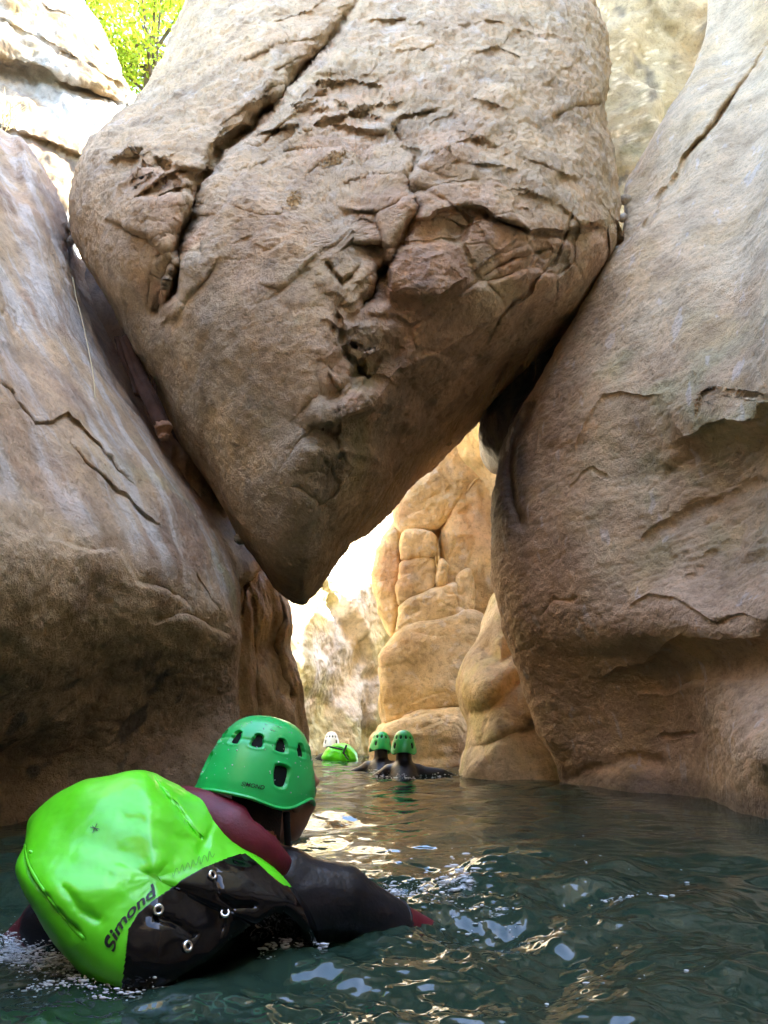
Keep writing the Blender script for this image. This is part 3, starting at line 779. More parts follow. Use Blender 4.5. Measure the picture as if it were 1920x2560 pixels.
# ------------------------------------------------------------------ sunlit cliffs top left
def cliffs():
    sil = [(172, -30), (215, 60), (250, 130), (285, 205), (330, 300), (330, 420), (330, 560)]
    rows = []
    for vl, (u, v), yb in [(620, (300, 620), 8.0), (520, (300, 520), 8.4), (380, (300, 420), 8.7), (275, (292, 320), 9.0), (165, (284, 225), 9.2), (110, (268, 180), 9.0), (30, (232, 110), 9.1), (-60, (195, 40), 9.3), (-200, (150, -50), 9.8), (-420, (80, -200), 10.8)]:
        f = lambda t: (vl + (v - vl) * t)
        rows.append([P(-700, f(-1.5), yb - 2.4), P(-250, f(-.6), yb - 1.2), P(0, f(0), yb - .5), P(u * .5, f(.5), yb - .2), P(u, v, yb + .5), P(u - 12, v - 14, yb + 1.6), P(u - 160, v - 60, yb + 3.2)])
    def colf(V, u, v):
        n = fbm(V, .9, 5, 171)
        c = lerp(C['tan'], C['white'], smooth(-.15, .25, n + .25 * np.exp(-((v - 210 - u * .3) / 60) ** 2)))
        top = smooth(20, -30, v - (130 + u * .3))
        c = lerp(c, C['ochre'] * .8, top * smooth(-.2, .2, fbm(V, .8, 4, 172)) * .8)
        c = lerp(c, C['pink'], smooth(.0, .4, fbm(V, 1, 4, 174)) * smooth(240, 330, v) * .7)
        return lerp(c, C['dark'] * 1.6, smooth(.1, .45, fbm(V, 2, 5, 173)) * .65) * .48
    def noise(V, u, v):
        return rock_noise(V, 1.6, 176) + .10 * fbm(V, 1.6, 3, 177, ridged=True)
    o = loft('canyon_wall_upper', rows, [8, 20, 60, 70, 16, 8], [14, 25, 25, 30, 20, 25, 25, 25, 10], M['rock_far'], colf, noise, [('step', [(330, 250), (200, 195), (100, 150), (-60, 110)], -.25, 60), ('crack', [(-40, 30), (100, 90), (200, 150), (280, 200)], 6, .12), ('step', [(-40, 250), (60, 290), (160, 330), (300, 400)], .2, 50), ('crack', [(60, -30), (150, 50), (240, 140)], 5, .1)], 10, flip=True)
    tag(o, 'sunlit white and brown ledges high on the left behind the boulder', kind='structure')
cliffs()

# ------------------------------------------------------------------ water and bed
def waves(x, y):
    h = np.zeros(x.shape)
    r = np.random.default_rng(11)
    q = np.stack([x, y, 0 * x], -1)
    wx = x + .10 * fbm(q, 1.5, 2, 201); wy = y + .10 * fbm(q, 1.5, 2, 202)
    for lam, cnt, slope in [(1.5, 4, .030), (.85, 6, .040), (.45, 9, .042), (.25, 10, .030), (.13, 10, .020)]:
        for k in range(cnt):
            a = r.normal(math.pi / 2, 1.0)
            l = lam * r.uniform(.75, 1.3)
            kk = 2 * math.pi / l
            ph = kk * (wx * math.cos(a) + wy * math.sin(a)) + r.uniform(0, 6.28)
            amp = slope / kk * 1.3
            s = np.sin(ph)
            h += amp * (s + .25 * np.cos(2 * ph))
    calm = .45 + .55 * smooth(-.25, .25, fbm(q, .7, 3, 203))
    calm = calm * (1 - .35 * smooth(1.0, 1.8, x)) * (.5 + .65 * smooth(3.4, 1.5, y))
    h = h * calm
    # wash of the near swimmer and of his right arm
    for cx, cyy, a, s in [(.22, 1.88, .028, .10), (.02, 1.72, .04, .12), (-.55, 1.02, .02, .15), (.1, 1.45, .018, .16), (.35, 2.3, .03, .14)]:
        d = np.hypot(x - cx, y - cyy)
        h += a * np.exp(-(d / s) ** 2) + .25 * a * np.sin(d * 26 - 1) * np.exp(-d / .45)
    wake = np.exp(-(((x - .18) / .55) ** 2 + ((y - 1.75) / .75) ** 2)) + .7 * np.exp(-(((x + .1) / .5) ** 2 + ((y - 1.15) / .25) ** 2))
    h += wake * (.012 * fbm(q * np.array([1, 1.5, 1]), 4.5, 4, 208, .6) + .006 * fbm(q * np.array([1, 1.6, 1]), 11, 3, 209, ridged=True))
    h += .004 * fbm(q * np.array([1, 1.7, 1]), 7, 3, 210) * smooth(5, 2, y)
    h += .012 * fbm(q, 9, 4, 205, ridged=True) * (np.exp(-(np.hypot(x - .1, y - 1.75) / .35) ** 2) + np.exp(-(np.hypot(x + .55, y - 1.05) / .25) ** 2))
    return h

def water():
    ang = np.concatenate([np.linspace(-180, -50, 40, endpoint=False), np.linspace(-50, 50, 640, endpoint=False), np.linspace(50, 180, 40, endpoint=False)]) * math.pi / 180
    rad = np.concatenate([np.linspace(.02, .85, 20, endpoint=False), np.geomspace(.85, 20, 620)])
    x = np.sin(ang)[:, None] * rad[None]; y = np.cos(ang)[:, None] * rad[None]
    z = waves(x, y)
    V = np.stack([x, y, z], -1)
    m, nt, N, L, b = newmat('river_water')
    out = N['Material Output']
    N.remove(b)
    dif = N.new('ShaderNodeBsdfDiffuse'); dif.inputs[0].default_value = (.026, .056, .036, 1)
    tr = N.new('ShaderNodeBsdfTransparent'); tr.inputs[0].default_value = (.10, .28, .22, 1)
    mx = N.new('ShaderNodeMixShader'); mx.inputs[0].default_value = .3
    L.new(dif.outputs[0], mx.inputs[1]); L.new(tr.outputs[0], mx.inputs[2])
    gl = N.new('ShaderNodeBsdfGlossy'); gl.inputs['Roughness'].default_value = .02
    fr = N.new('ShaderNodeFresnel'); fr.inputs[0].default_value = 1.58
    mo = N.new('ShaderNodeMixShader')
    L.new(fr.outputs[0], mo.inputs[0]); L.new(mx.outputs[0], mo.inputs[1]); L.new(gl.outputs[0], mo.inputs[2])
    fo = N.new('ShaderNodeBsdfDiffuse'); fo.inputs[0].default_value = (.72, .76, .78, 1)
    fa = N.new('ShaderNodeAttribute'); fa.attribute_name = 'col'
    fn = N.new('ShaderNodeTexNoise'); fn.inputs['Scale'].default_value = 55; fn.inputs['Detail'].default_value = 6; fn.inputs['Roughness'].default_value = .7
    fm = N.new('ShaderNodeMapping'); fm.inputs['Scale'].default_value = (.55, 1.2, 1)
    tc = N.new('ShaderNodeTexCoord')
    L.new(tc.outputs['Object'], fm.inputs[0]); L.new(fm.outputs[0], fn.inputs['Vector'])
    fs = N.new('ShaderNodeMath'); fs.operation = 'ADD'; L.new(fn.outputs['Fac'], fs.inputs[0]); L.new(fa.outputs['Fac'], fs.inputs[1])
    fr2 = N.new('ShaderNodeMapRange'); fr2.inputs['From Min'].default_value = .86; fr2.inputs['From Max'].default_value = 1.02; fr2.inputs['To Max'].default_value = .85
    L.new(fs.outputs[0], fr2.inputs['Value'])
    mf = N.new('ShaderNodeMixShader'); L.new(fr2.outputs[0], mf.inputs[0]); L.new(mo.outputs[0], mf.inputs[1]); L.new(fo.outputs[0], mf.inputs[2])
    L.new(mf.outputs[0], out.inputs['Surface'])
    ns = N.new('ShaderNodeTexNoise'); ns.inputs['Scale'].default_value = 9; ns.inputs['Detail'].default_value = 3
    L.new(tc.outputs['Object'], ns.inputs[0])
    bp = N.new('ShaderNodeBump'); bp.inputs['Strength'].default_value = .12; bp.inputs['Distance'].default_value = .03
    L.new(ns.outputs['Fac'], bp.inputs['Height'])
    for n_ in (gl, fr): L.new(bp.outputs[0], n_.inputs['Normal'])
    fx = np.zeros(x.shape)
    for uu, vv, su_, sv_, k in [(60, 2025, .14, .05, .47), (190, 2035, .10, .04, .47), (120, 2090, .16, .05, .41), (270, 2120, .08, .05, .47), (330, 2150, .05, .03, .40), (760, 1965, .09, .04, .36), (900, 1945, .07, .05, .40), (990, 1935, .06, .05, .46), (1060, 1975, .10, .05, .30), (630, 2060, .08, .03, .30), (840, 1676, .28, .10, .36), (960, 1676, .35, .10, .30), (1350, 1946, .12, .02, .34), (1120, 1672, .4, .08, .28)]:
        d0 = P(uu, vv, 1.0) - np.array([0, 0, CAM_H]); p0 = d0 * (CAM_H / -d0[2])
        fx = np.maximum(fx, k * np.exp(-((x - p0[0]) / su_) ** 2 - ((y - p0[1]) / (sv_ * 2)) ** 2))
    o = mesh_from('water', V, grid_quads(len(ang), len(rad), True), m, np.repeat(fx[..., None], 3, -1))
    tag(o, 'rippling dark green river water filling the gorge', kind='structure')
    m, nt, N, L, b = newmat('river_bed')
    b.inputs['Base Color'].default_value = (.10, .13, .08, 1); b.inputs['Roughness'].default_value = .9
    g = np.linspace(-40, 40, 60)
    X, Y = np.meshgrid(g, g, indexing='ij')
    q = np.stack([X, Y, 0 * X], -1)
    o = mesh_from('river_bed', np.stack([X, Y, -1.25 + .15 * fbm(q, .3, 3, 207)], -1), grid_quads(60, 60), m)
    tag(o, 'dark river bed under the water', kind='structure')
water()

# ------------------------------------------------------------------ plain materials
def plain(name, col, rough=.5, spec=.5, coat=0, bump=0, bscale=60, var=0, metal=0):
    m, nt, N, L, b = newmat(name)
    b.inputs['Base Color'].default_value = (*col, 1)
    b.inputs['Roughness'].default_value = rough
    b.inputs['Specular IOR Level'].default_value = spec
    b.inputs['Coat Weight'].default_value = coat
    b.inputs['Coat Roughness'].default_value = .12
    b.inputs['Metallic'].default_value = metal
    tc = N.new('ShaderNodeTexCoord')
    ns = N.new('ShaderNodeTexNoise'); ns.inputs['Scale'].default_value = bscale; ns.inputs['Detail'].default_value = 5
    L.new(tc.outputs['Object'], ns.inputs[0])
    if bump:
        bp = N.new('ShaderNodeBump'); bp.inputs['Strength'].default_value = bump; bp.inputs['Distance'].default_value = .004
        L.new(ns.outputs['Fac'], bp.inputs['Height']); L.new(bp.outputs[0], b.inputs['Normal'])
    if var:
        n2 = N.new('ShaderNodeTexNoise'); n2.inputs['Scale'].default_value = bscale * .2; n2.inputs['Detail'].default_value = 6
        L.new(tc.outputs['Object'], n2.inputs[0])
        r = N.new('ShaderNodeValToRGB')
        e = r.color_ramp.elements
        e[0].position, e[0].color = .3, (*[c * (1 - var) for c in col], 1)
        e[1].position, e[1].color = .7, (*[min(c * (1 + var), 1) for c in col], 1)
        L.new(n2.outputs['Fac'], r.inputs[0]); L.new(r.outputs[0], b.inputs['Base Color'])
    return m

M['neoprene'] = plain('black_neoprene', (.010, .010, .013), .36, .35, 0, .7, 45, .3)
M['red_neoprene'] = plain('maroon_neoprene', (.115, .006, .014), .5, .4, 0, .25, 180, .2)
M['skin'] = plain('skin', (.42, .20, .12), .5, .4, 0, .2, 120, .12)
M['hair'] = plain('dark_hair', (.02, .014, .01), .5, .4, 0, .8, 300, .4)
M['helmet'] = plain('green_helmet_plastic', (.016, .52, .11), .33, .5, .25, .05, 90, .06)
M['helmet_white'] = plain('white_helmet_plastic', (.75, .74, .70), .35, .5, .2, .05, 90, .05)
M['vent_shade'] = plain('vent_shadow_patch', (.006, .008, .007), .8, .2)  # near-black colour standing for the shade inside the vents
M['pvc'] = plain('lime_tarpaulin', (.125, .76, .012), .36, .5, .25, .12, 40, .16)
M['pvc_black'] = plain('black_wet_tarpaulin', (.004, .004, .005), .06, .32, .0, .05, 22, 0)
M['print'] = plain('black_print', (.01, .012, .01), .5, .4)
M['faint'] = plain('worn_print', (.05, .30, .02), .5, .4)
M['metal'] = plain('grommet_metal', (.75, .75, .72), .25, .5, 0, 0, 60, 0, 1)
M['orange'] = plain('orange_tab', (.8, .09, .02), .5)
M['wood'] = plain('wet_driftwood', (.05, .027, .018), .85, .15, 0, .9, 35, .5)
M['wood_end'] = plain('broken_wood_end', (.33, .19, .11), .7, .3, 0, .9, 60, .4)
M['straw'] = plain('dry_straw', (.55, .45, .24), .7)
M['litter'] = plain('dry_leaf_litter', (.34, .22, .09), .8, .2, 0, 0, 20, .5)

def water_drop_material():
    m, nt, N, L, b = newmat('splash_water')
    b.inputs['Base Color'].default_value = (.92, .95, .97, 1)
    b.inputs['Roughness'].default_value = .08
    b.inputs['IOR'].default_value = 1.33
    b.inputs['Transmission Weight'].default_value = .35
    b.inputs['Specular IOR Level'].default_value = .9
    return m
M['drop'] = water_drop_material()

# ------------------------------------------------------------------ bodies: one continuous skin over tapered limbs
def sphere_pts(c, r, nu=16, nv=10, rot=None):
    r = np.broadcast_to(np.asarray(r, float), (3,))
    th = np.linspace(0, 2 * math.pi, nu, endpoint=False); ph = np.linspace(0, math.pi, nv + 1)
    p = np.stack([np.sin(ph)[None] * np.cos(th)[:, None], np.sin(ph)[None] * np.sin(th)[:, None], np.cos(ph)[None] + 0 * th[:, None]], -1) * r
    if rot is not None: p = p @ np.array(rot).T
    return (p + np.asarray(c)).reshape(-1, 3), grid_quads(nu, nv + 1, True)

def capsule_pts(a, b, ra, rb, nu=14):
    a, b = np.asarray(a, float), np.asarray(b, float)
    d = b - a; L = np.linalg.norm(d); d = d / max(L, 1e-6)
    s = np.cross(d, [0, 0, 1.0] if abs(d[2]) < .9 else [1.0, 0, 0]); s /= np.linalg.norm(s); t = np.cross(d, s)
    prof = [(-math.cos(q) * ra, math.sin(q) * ra) for q in np.linspace(0, math.pi / 2, 6)]
    prof += [(L * k, ra + (rb - ra) * k) for k in (.33, .66)]
    prof += [(L + math.sin(q) * rb, math.cos(q) * rb) for q in np.linspace(0, math.pi / 2, 6)]
    th = np.linspace(0, 2 * math.pi, nu, endpoint=False)
    ring = np.cos(th)[:, None] * s + np.sin(th)[:, None] * t
    V = np.stack([a + d * h + ring * max(r, 1e-5) for h, r in prof], 1)
    return V.reshape(-1, 3), grid_quads(nu, len(prof), True)

def fuse(name, pieces, voxel, smooth_it=6, factor=.5):
    vs, qs, n = [], [], 0
    for v, q in pieces:
        vs.append(v); qs.append(q + n); n += len(v)
    o = mesh_from(name, np.concatenate(vs), np.concatenate(qs))
    bm = bmesh.new(); bm.from_mesh(o.data)
    bmesh.ops.remove_doubles(bm, verts=bm.verts, dist=1e-5)
    bmesh.ops.recalc_face_normals(bm, faces=bm.faces)
    bm.to_mesh(o.data); bm.free()
    r = o.modifiers.new('r', 'REMESH'); r.mode = 'VOXEL'; r.voxel_size = voxel; r.use_smooth_shade = True
    s = o.modifiers.new('s', 'SMOOTH'); s.iterations = smooth_it; s.factor = factor
    dg = bpy.context.evaluated_depsgraph_get()
    me = bpy.data.meshes.new_from_object(o.evaluated_get(dg))
    old = o.data; o.modifiers.clear(); o.data = me; me.name = name
    bpy.data.meshes.remove(old)
    me.polygons.foreach_set('use_smooth', np.ones(len(me.polygons), bool))
    return o

def verts_np(o):
    a = np.zeros(len(o.data.vertices) * 3, np.float32); o.data.vertices.foreach_get('co', a); return a.reshape(-1, 3).astype(float)

def face_centres(o):
    a = np.zeros(len(o.data.polygons) * 3, np.float32); o.data.polygons.foreach_get('center', a); return a.reshape(-1, 3).astype(float)

HELM = [(0, .112), (.20, .1105), (.40, .1035), (.55, .092), (.66, .077), (.735, .062), (.82, .036), (.895, .008), (.95, -.020), (.988, -.044), (1.0, -.058), (1.01, -.070)]

def helmet(parent, T, mat, res=1.0, detail=True):
    """shell > vents, rim, printed mark; T maps head space (x right, y forward, z up) to the world"""
    nt_, ns_ = int(200 * res), int(110 * res)
    th = np.linspace(0, 2 * math.pi, nt_, endpoint=False)          # 0 = forward, grows to the right
    s = np.linspace(0, 1, ns_)
    hp = crom(np.array(HELM), 10)
    L = np.concatenate([[0], np.cumsum(np.linalg.norm(np.diff(hp, axis=0) * np.array([.12, 1]), axis=1))]); L /= L[-1]
    rr = np.interp(s, L, hp[:, 0]); zz = np.interp(s, L, hp[:, 1])
    TH, SS = np.meshgrid(th, s, indexing='ij')
    # lower edge: higher over the forehead, dips behind the ears, notch at the ears
    dev = np.abs(((TH / math.pi * 180 + 180) % 360) - 180)
    cut = .030 * smooth(60, 20, dev) + .018 * np.exp(-((dev - 88) / 20) ** 2) - .012 * np.exp(-((dev - 128) / 22) ** 2)
    low = smooth(.55, 1, SS)
    Rr = np.interp(SS, s, rr); Z = np.interp(SS, s, zz) + cut * low
    a, bb = .120, .141
    vents = []
    for k in range(12):
        t0 = 15 + 30 * k
        vents.append((t0, .046, 6.0, .0135, .5))
    for t0 in (132, -132, 62, -62):
        vents.append((t0, -.018, 7.0, .021, -.4))
    def build(thv, zv, Rv, inset):
        return np.stack([np.sin(thv) * (a * Rv - inset), np.cos(thv) * (bb * Rv - inset), zv], -1)
    ins = np.zeros(TH.shape)
    for t0, z0, wd, hz, tap in vents:
        dt = ((TH / math.pi * 180 - t0 + 180) % 360) - 180
        w_ = wd * (1 - tap * (Z - z0) / (2 * hz))
        q = np.maximum(np.abs(dt) / w_, np.abs(Z - z0) / hz) * .5 + .5 * np.sqrt((dt / w_) ** 2 + ((Z - z0) / hz) ** 2) * .85
        ins += .010 * smooth(1.12, .92, q) - .0012 * np.exp(-((q - 1.25) / .12) ** 2)
    crease = .0016 * np.exp(-((SS - .52) / .014) ** 2)
    V = build(TH, Z, Rr, ins + crease)
    # inner skin gives the shell its thickness
    Vin = build(TH[:, ::-1], (Z - .002)[:, ::-1], Rr[:, ::-1], .008)
    VV = np.concatenate([V, Vin], 1)
    wv = VV.reshape(-1, 3) @ T[:3, :3].T + T[:3, 3]
    sh = mesh_from('helmet', wv, grid_quads(nt_, VV.shape[1], True)[:, ::-1], mat)
    adopt(sh, parent)
    def sub(name, pts, quads, m):
        o = mesh_from(name, pts @ T[:3, :3].T + T[:3, 3], quads, m)
        o.parent = sh
        return o
    for t0, z0, wd, hz, tap in vents:
        g = np.linspace(-1, 1, 9)
        A, B = np.meshgrid(g, g, indexing='ij')
        # rounded square
        A2 = A * np.sqrt(1 - .28 * B * B); B2 = B * np.sqrt(1 - .28 * A * A)
        zv = z0 + B2 * hz * 1.02
        tv = (t0 + A2 * wd * 1.02 * (1 - tap * (zv - z0) / (2 * hz))) * math.pi / 180
        Rv = np.interp(-zv, -hp[:, 1], hp[:, 0])
        sub('vent_shade', build(tv, zv, Rv, .0075).reshape(-1, 3), grid_quads(9, 9)[:, ::-1], M['vent_shade'])
    if detail:
        # rolled rim along the lower edge
        ring = []
        e = V[:, -1]
        tn = np.linspace(0, 2 * math.pi, 8, endpoint=False)
        nrm = e * np.array([1, 1, 0]); nrm /= np.linalg.norm(nrm, axis=1, keepdims=True)
        rimv = e[:, None] + nrm[:, None] * (np.cos(tn) * .0035)[None, :, None] + np.array([0, 0, 1.0]) * (np.sin(tn) * .004)[None, :, None]
        rimv = np.concatenate([rimv, rimv[:, :1]], 1)
        sub('rim', rimv.reshape(-1, 3), grid_quads(nt_, 9, True), mat)
    return sh, build, hp

def text_mesh(body, size=1.0, shear=.25, bold=.02):
    cu = bpy.data.curves.new('t', 'FONT'); cu.body = body; cu.size = size; cu.shear = shear; cu.offset = bold; cu.resolution_u = 4
    o = bpy.data.objects.new('t', cu); scene.collection.objects.link(o)
    dg = bpy.context.evaluated_depsgraph_get()
    me = bpy.data.meshes.new_from_object(o.evaluated_get(dg))
    bpy.data.objects.remove(o)
    bm = bmesh.new(); bm.from_mesh(me)
    bmesh.ops.triangulate(bm, faces=bm.faces)
    for _ in range(2):
        long = [e for e in bm.edges if e.calc_length() > .12]
        if long: bmesh.ops.subdivide_edges(bm, edges=long, cuts=1); bmesh.ops.triangulate(bm, faces=bm.faces)
    v = np.array([q.co[:] for q in bm.verts]); f = np.array([[w.index for w in q.verts] for q in bm.faces])
    bm.free(); bpy.data.meshes.remove(me)
    return v, f

def TM(loc, yaw=0, pitch=0, roll=0):
    m = Matrix.Translation(loc) @ Matrix.Rotation(-R(yaw), 4, 'Z') @ Matrix.Rotation(R(pitch), 4, 'X') @ Matrix.Rotation(R(roll), 4, 'Y')
    return np.array(m)

def hand(wrist, d, up, s=1.0):
    """palm and five bent fingers"""
    d = np.array(d, float); d /= np.linalg.norm(d); up = np.array(up, float); side = np.cross(d, up); side /= np.linalg.norm(side); up = np.cross(side, d)
    w = np.array(wrist, float); out = []
    for k in (-1, 0, 1):
        out.append(capsule_pts(w + side * k * .018 * s, w + d * .085 * s + side * k * .026 * s, .014 * s, .013 * s, 8))
    for k, (o, l) in enumerate([(-.032, .060), (-.011, .075), (.011, .070), (.032, .055)]):
        a = w + d * .085 * s + side * o * s
        m_ = a + d * l * .55 * s - up * .006; e = m_ + d * l * .45 * s - up * .02 * s
        out += [capsule_pts(a, m_, .0095 * s, .009 * s, 8), capsule_pts(m_, e, .009 * s, .0075 * s, 8)]
    a = w + d * .02 * s - side * .03 * s; b_ = a + d * .04 * s - side * .028 * s
    out += [capsule_pts(a, b_, .012 * s, .010 * s, 8), capsule_pts(b_, b_ + d * .032 * s - side * .004 * s, .010 * s, .008 * s, 8)]
    return out

def head_pieces(T):
    def tp(p): return np.asarray(p, float) @ T[:3, :3].T + T[:3, 3]
    R3 = T[:3, :3]
    out = []
    out.append(sphere_pts(tp((0, -.012, .018)), (.082, .100, .092), 24, 16, R3))       # skull
    out.append(sphere_pts(tp((0, .030, -.045)), (.064, .066, .078), 20, 14, R3))       # face and jaw
    out.append(sphere_pts(tp((0, .068, -.098)), (.026, .024, .020), 12, 8, R3))        # chin
    out.append(capsule_pts(tp((0, .092, -.005)), tp((0, .110, -.040)), .009, .014))    # nose
    out.append(capsule_pts(tp((-.045, .078, .010)), tp((.045, .078, .010)), .012, .012))   # brow
    out.append(capsule_pts(tp((-.020, .086, -.070)), tp((.020, .086, -.070)), .008, .008)) # lips
    for s in (-1, 1):
        out.append(sphere_pts(tp((s * .082, -.006, -.022)), (.010, .022, .032), 12, 10, R3))   # ears
        out.append(sphere_pts(tp((s * .045, .055, -.035)), (.026, .026, .024), 12, 8, R3))     # cheeks
    return out, tp

def swimmer(name, label, T, limbs, helmet_mat, helm_T, voxel, red=(), group=None, detail=True, neck=None):
    base = (T[0, 3], T[1, 3], 0)
    root = empty(name, base)
    tag(root, label, 'person', group)
    hp, tp = head_pieces(T)
    body = fuse('body', hp + limbs, voxel, 5 if detail else 3)
    me = body.data
    for m_ in ('neoprene', 'skin', 'hair', 'red_neoprene'): me.materials.append(M[m_])
    fc = face_centres(body)
    loc = (fc - T[:3, 3]) @ T[:3, :3]
    idx = np.zeros(len(fc), np.int32)
    inh = (loc[:, 2] > -.125) & (np.linalg.norm(loc * np.array([1, .8, .75]), axis=1) < .125)
    face = inh & ((loc[:, 1] > -.030) | (np.abs(loc[:, 0]) > .080)) & (loc[:, 2] < .05)
    idx[inh] = 2 if detail else 0
    idx[face] = 1
    for c, r in red:
        idx[(np.linalg.norm(fc - np.array(c), axis=1) < r) & ~inh] = 3
    me.polygons.foreach_set('material_index', idx)
    adopt(body, root)
    for s in (-1, 1):
        v, q = sphere_pts(tp((s * .032, .082, -.008)), .011, 12, 8)
        adopt(mesh_from('eye', v, q, M['hair']), root)
    sh = helmet(root, helm_T if detail else helm_T @ np.diag([1, 1, 1.18, 1]), helmet_mat, 1.0 if detail else .5, detail)
    return root, sh, tp

# ------------------------------------------------------------------ near swimmer
def near_swimmer():
    HT = TM((-.264, 1.655, .310), 14, -8, 8) @ np.diag([1.02, 1.02, .92, 1])
    T = TM((-.236, 1.668, .272), 40, -4, 4)
    L = []
    c = capsule_pts
    L += [c((-.262, 1.64, .24), (-.285, 1.56, .12), .058, .066)]                                     # neck
    L += [c((-.285, 1.585, .06), (-.30, 1.52, -.16), .11, .125), c((-.30, 1.52, -.16), (-.32, 1.40, -.38), .125, .11), c((-.32, 1.40, -.38), (-.33, 1.28, -.54), .11, .125)]
    L += [c((-.20, 1.58, .085), (-.38, 1.57, .095), .078, .078)]                                       # across the shoulders
    L += [c((-.175, 1.585, .060), (-.09, 1.61, .055), .085, .072), c((-.09, 1.61, .052), (.015, 1.645, .004), .070, .052), c((.015, 1.645, .004), (.125, 1.735, -.055), .048, .036)]      # right arm
    L += [c((-.43, 1.58, .085), (-.66, 1.585, .02), .072, .054), c((-.66, 1.585, .02), (-.79, 1.74, -.06), .050, .036)]        # left arm
    L += hand((.127, 1.738, -.057), (.75, .6, -.35), (0, .3, 1)) + hand((-.795, 1.745, -.065), (-.5, .8, -.3), (0, .3, 1))
    for s, kx in ((-1, -.1), (1, .08)):
        L += [c((-.33 + s * .08, 1.27, -.56), (-.33 + s * .13, 1.02, -.86), .085, .058), c((-.33 + s * .13, 1.02, -.86), (-.34 + s * .12, .66, -.98), .058, .038), c((-.34 + s * .12, .66, -.98), (-.34 + s * .14, .54, -1.06), .036, .026)]
    red = [((.12, 1.72, -.02), .118), ((-.75, 1.69, -.03), .16)]
    root, sh, tp = swimmer('person', 'nearest swimmer in green helmet and black wetsuit with maroon collar, seen from behind', T, L, M['helmet'], HT, .0085, red)
    # maroon collar bunched round the neck
    pts = crom(np.array([(-.475, 1.68, .190), (-.445, 1.59, .225), (-.375, 1.535, .222), (-.30, 1.505, .195), (-.24, 1.51, .160), (-.205, 1.54, .125)]), 10)
    rad = np.interp(np.linspace(0, 1, len(pts)), [0, .3, .6, 1], [.034, .050, .052, .032])
    def tube(name, pts, rad, m, parent, nu=18, squash=None, wob=0):
        d = np.gradient(pts, axis=0); d /= np.linalg.norm(d, axis=1, keepdims=True)
        s = np.cross(d, [0, 0, 1.0]); s /= np.linalg.norm(s, axis=1, keepdims=True); t = np.cross(s, d)
        th = np.linspace(0, 2 * math.pi, nu, endpoint=False)
        r = np.broadcast_to(rad, (len(pts),))
        V = pts[None] + (np.cos(th)[:, None, None] * s[None] + np.sin(th)[:, None, None] * t[None]) * r[None, :, None]
        if wob: V = V + wob * fbm(V, 18, 3, 5)[..., None] * np.array([1, 1, 1.0])
        V = np.concatenate([np.broadcast_to(pts[0], (nu, 1, 3)), V, np.broadcast_to(pts[-1], (nu, 1, 3))], 1)
        o = mesh_from(name, V, grid_quads(nu, V.shape[1], True), m)
        if parent is not None: adopt(o, parent)
        return o
    tube('collar', pts, rad, M['red_neoprene'], root, wob=.006)
    # black lower edge of the collar and the chin strap
    p2 = crom(np.array([(-.41, 1.515, .185), (-.33, 1.478, .160), (-.26, 1.478, .122), (-.205, 1.50, .092), (-.17, 1.56, .08)]), 8)
    tube('collar_binding', p2, .020, M['neoprene'], root)
    p3 = crom(np.array([tp((.083, -.035, -.045)), tp((.086, -.03, -.075)), tp((.076, -.01, -.115)), tp((.045, .03, -.135))]), 6)
    tube('chin_strap', p3, .0075, M['neoprene'], root, 10)
    # small printed mark on the helmet's right rear
    shell, build, hpf = sh
    v, f = text_mesh('SIMOND', 1, .15, .01)
    v = v - v.mean(0)
    tv = math.radians(158) - v[:, 0] * .012 / .125
    zv = -.047 + v[:, 1] * .012
    Rv = np.interp(-zv, -hpf[:, 1], hpf[:, 0])
    pt = build(tv, zv, Rv, -.0012) @ HT[:3, :3].T + HT[:3, 3]
    o = mesh_from('lettering', pt, f, M['print'], smoothf=False)
    o.parent = shell
    r = np.random.default_rng(2); vs, qs, n = [], [], 0
    for i in range(90):
        tq = math.radians(r.uniform(60, 260)); zq = r.uniform(-.055, .09); rq = float(np.interp(-zq, -hpf[:, 1], hpf[:, 0]))
        pq = build(np.array(tq), np.array(zq), np.array(rq), 0) @ HT[:3, :3].T + HT[:3, 3]
        dv, dq = sphere_pts(pq, r.uniform(.0007, .0018), 8, 5); vs.append(dv); qs.append(dq[:, ::-1] + n); n += len(dv)
    o = mesh_from('water_drops', np.concatenate(vs), np.concatenate(qs), M['drop']); o.parent = shell; o['kind'] = 'stuff'
    # stitched seam where the sleeve turns red
    ax = np.array([.115, .09, -.045]); ax /= np.linalg.norm(ax)
    s1 = np.cross(ax, [0, 0, 1.0]); s1 /= np.linalg.norm(s1); s2 = np.cross(s1, ax)
    th = np.linspace(0, 2 * math.pi, 40)
    tube('sleeve_seam', np.array([.024, 1.652, .002]) + (np.cos(th)[:, None] * s1 + np.sin(th)[:, None] * s2) * .0475, .0022, M['neoprene'], root, 8)
    return tube
tube = near_swimmer()

# ------------------------------------------------------------------ near backpack
def kp(pts): return [(x * .5209, 1512.1 + y * .5209) for x, y in pts]

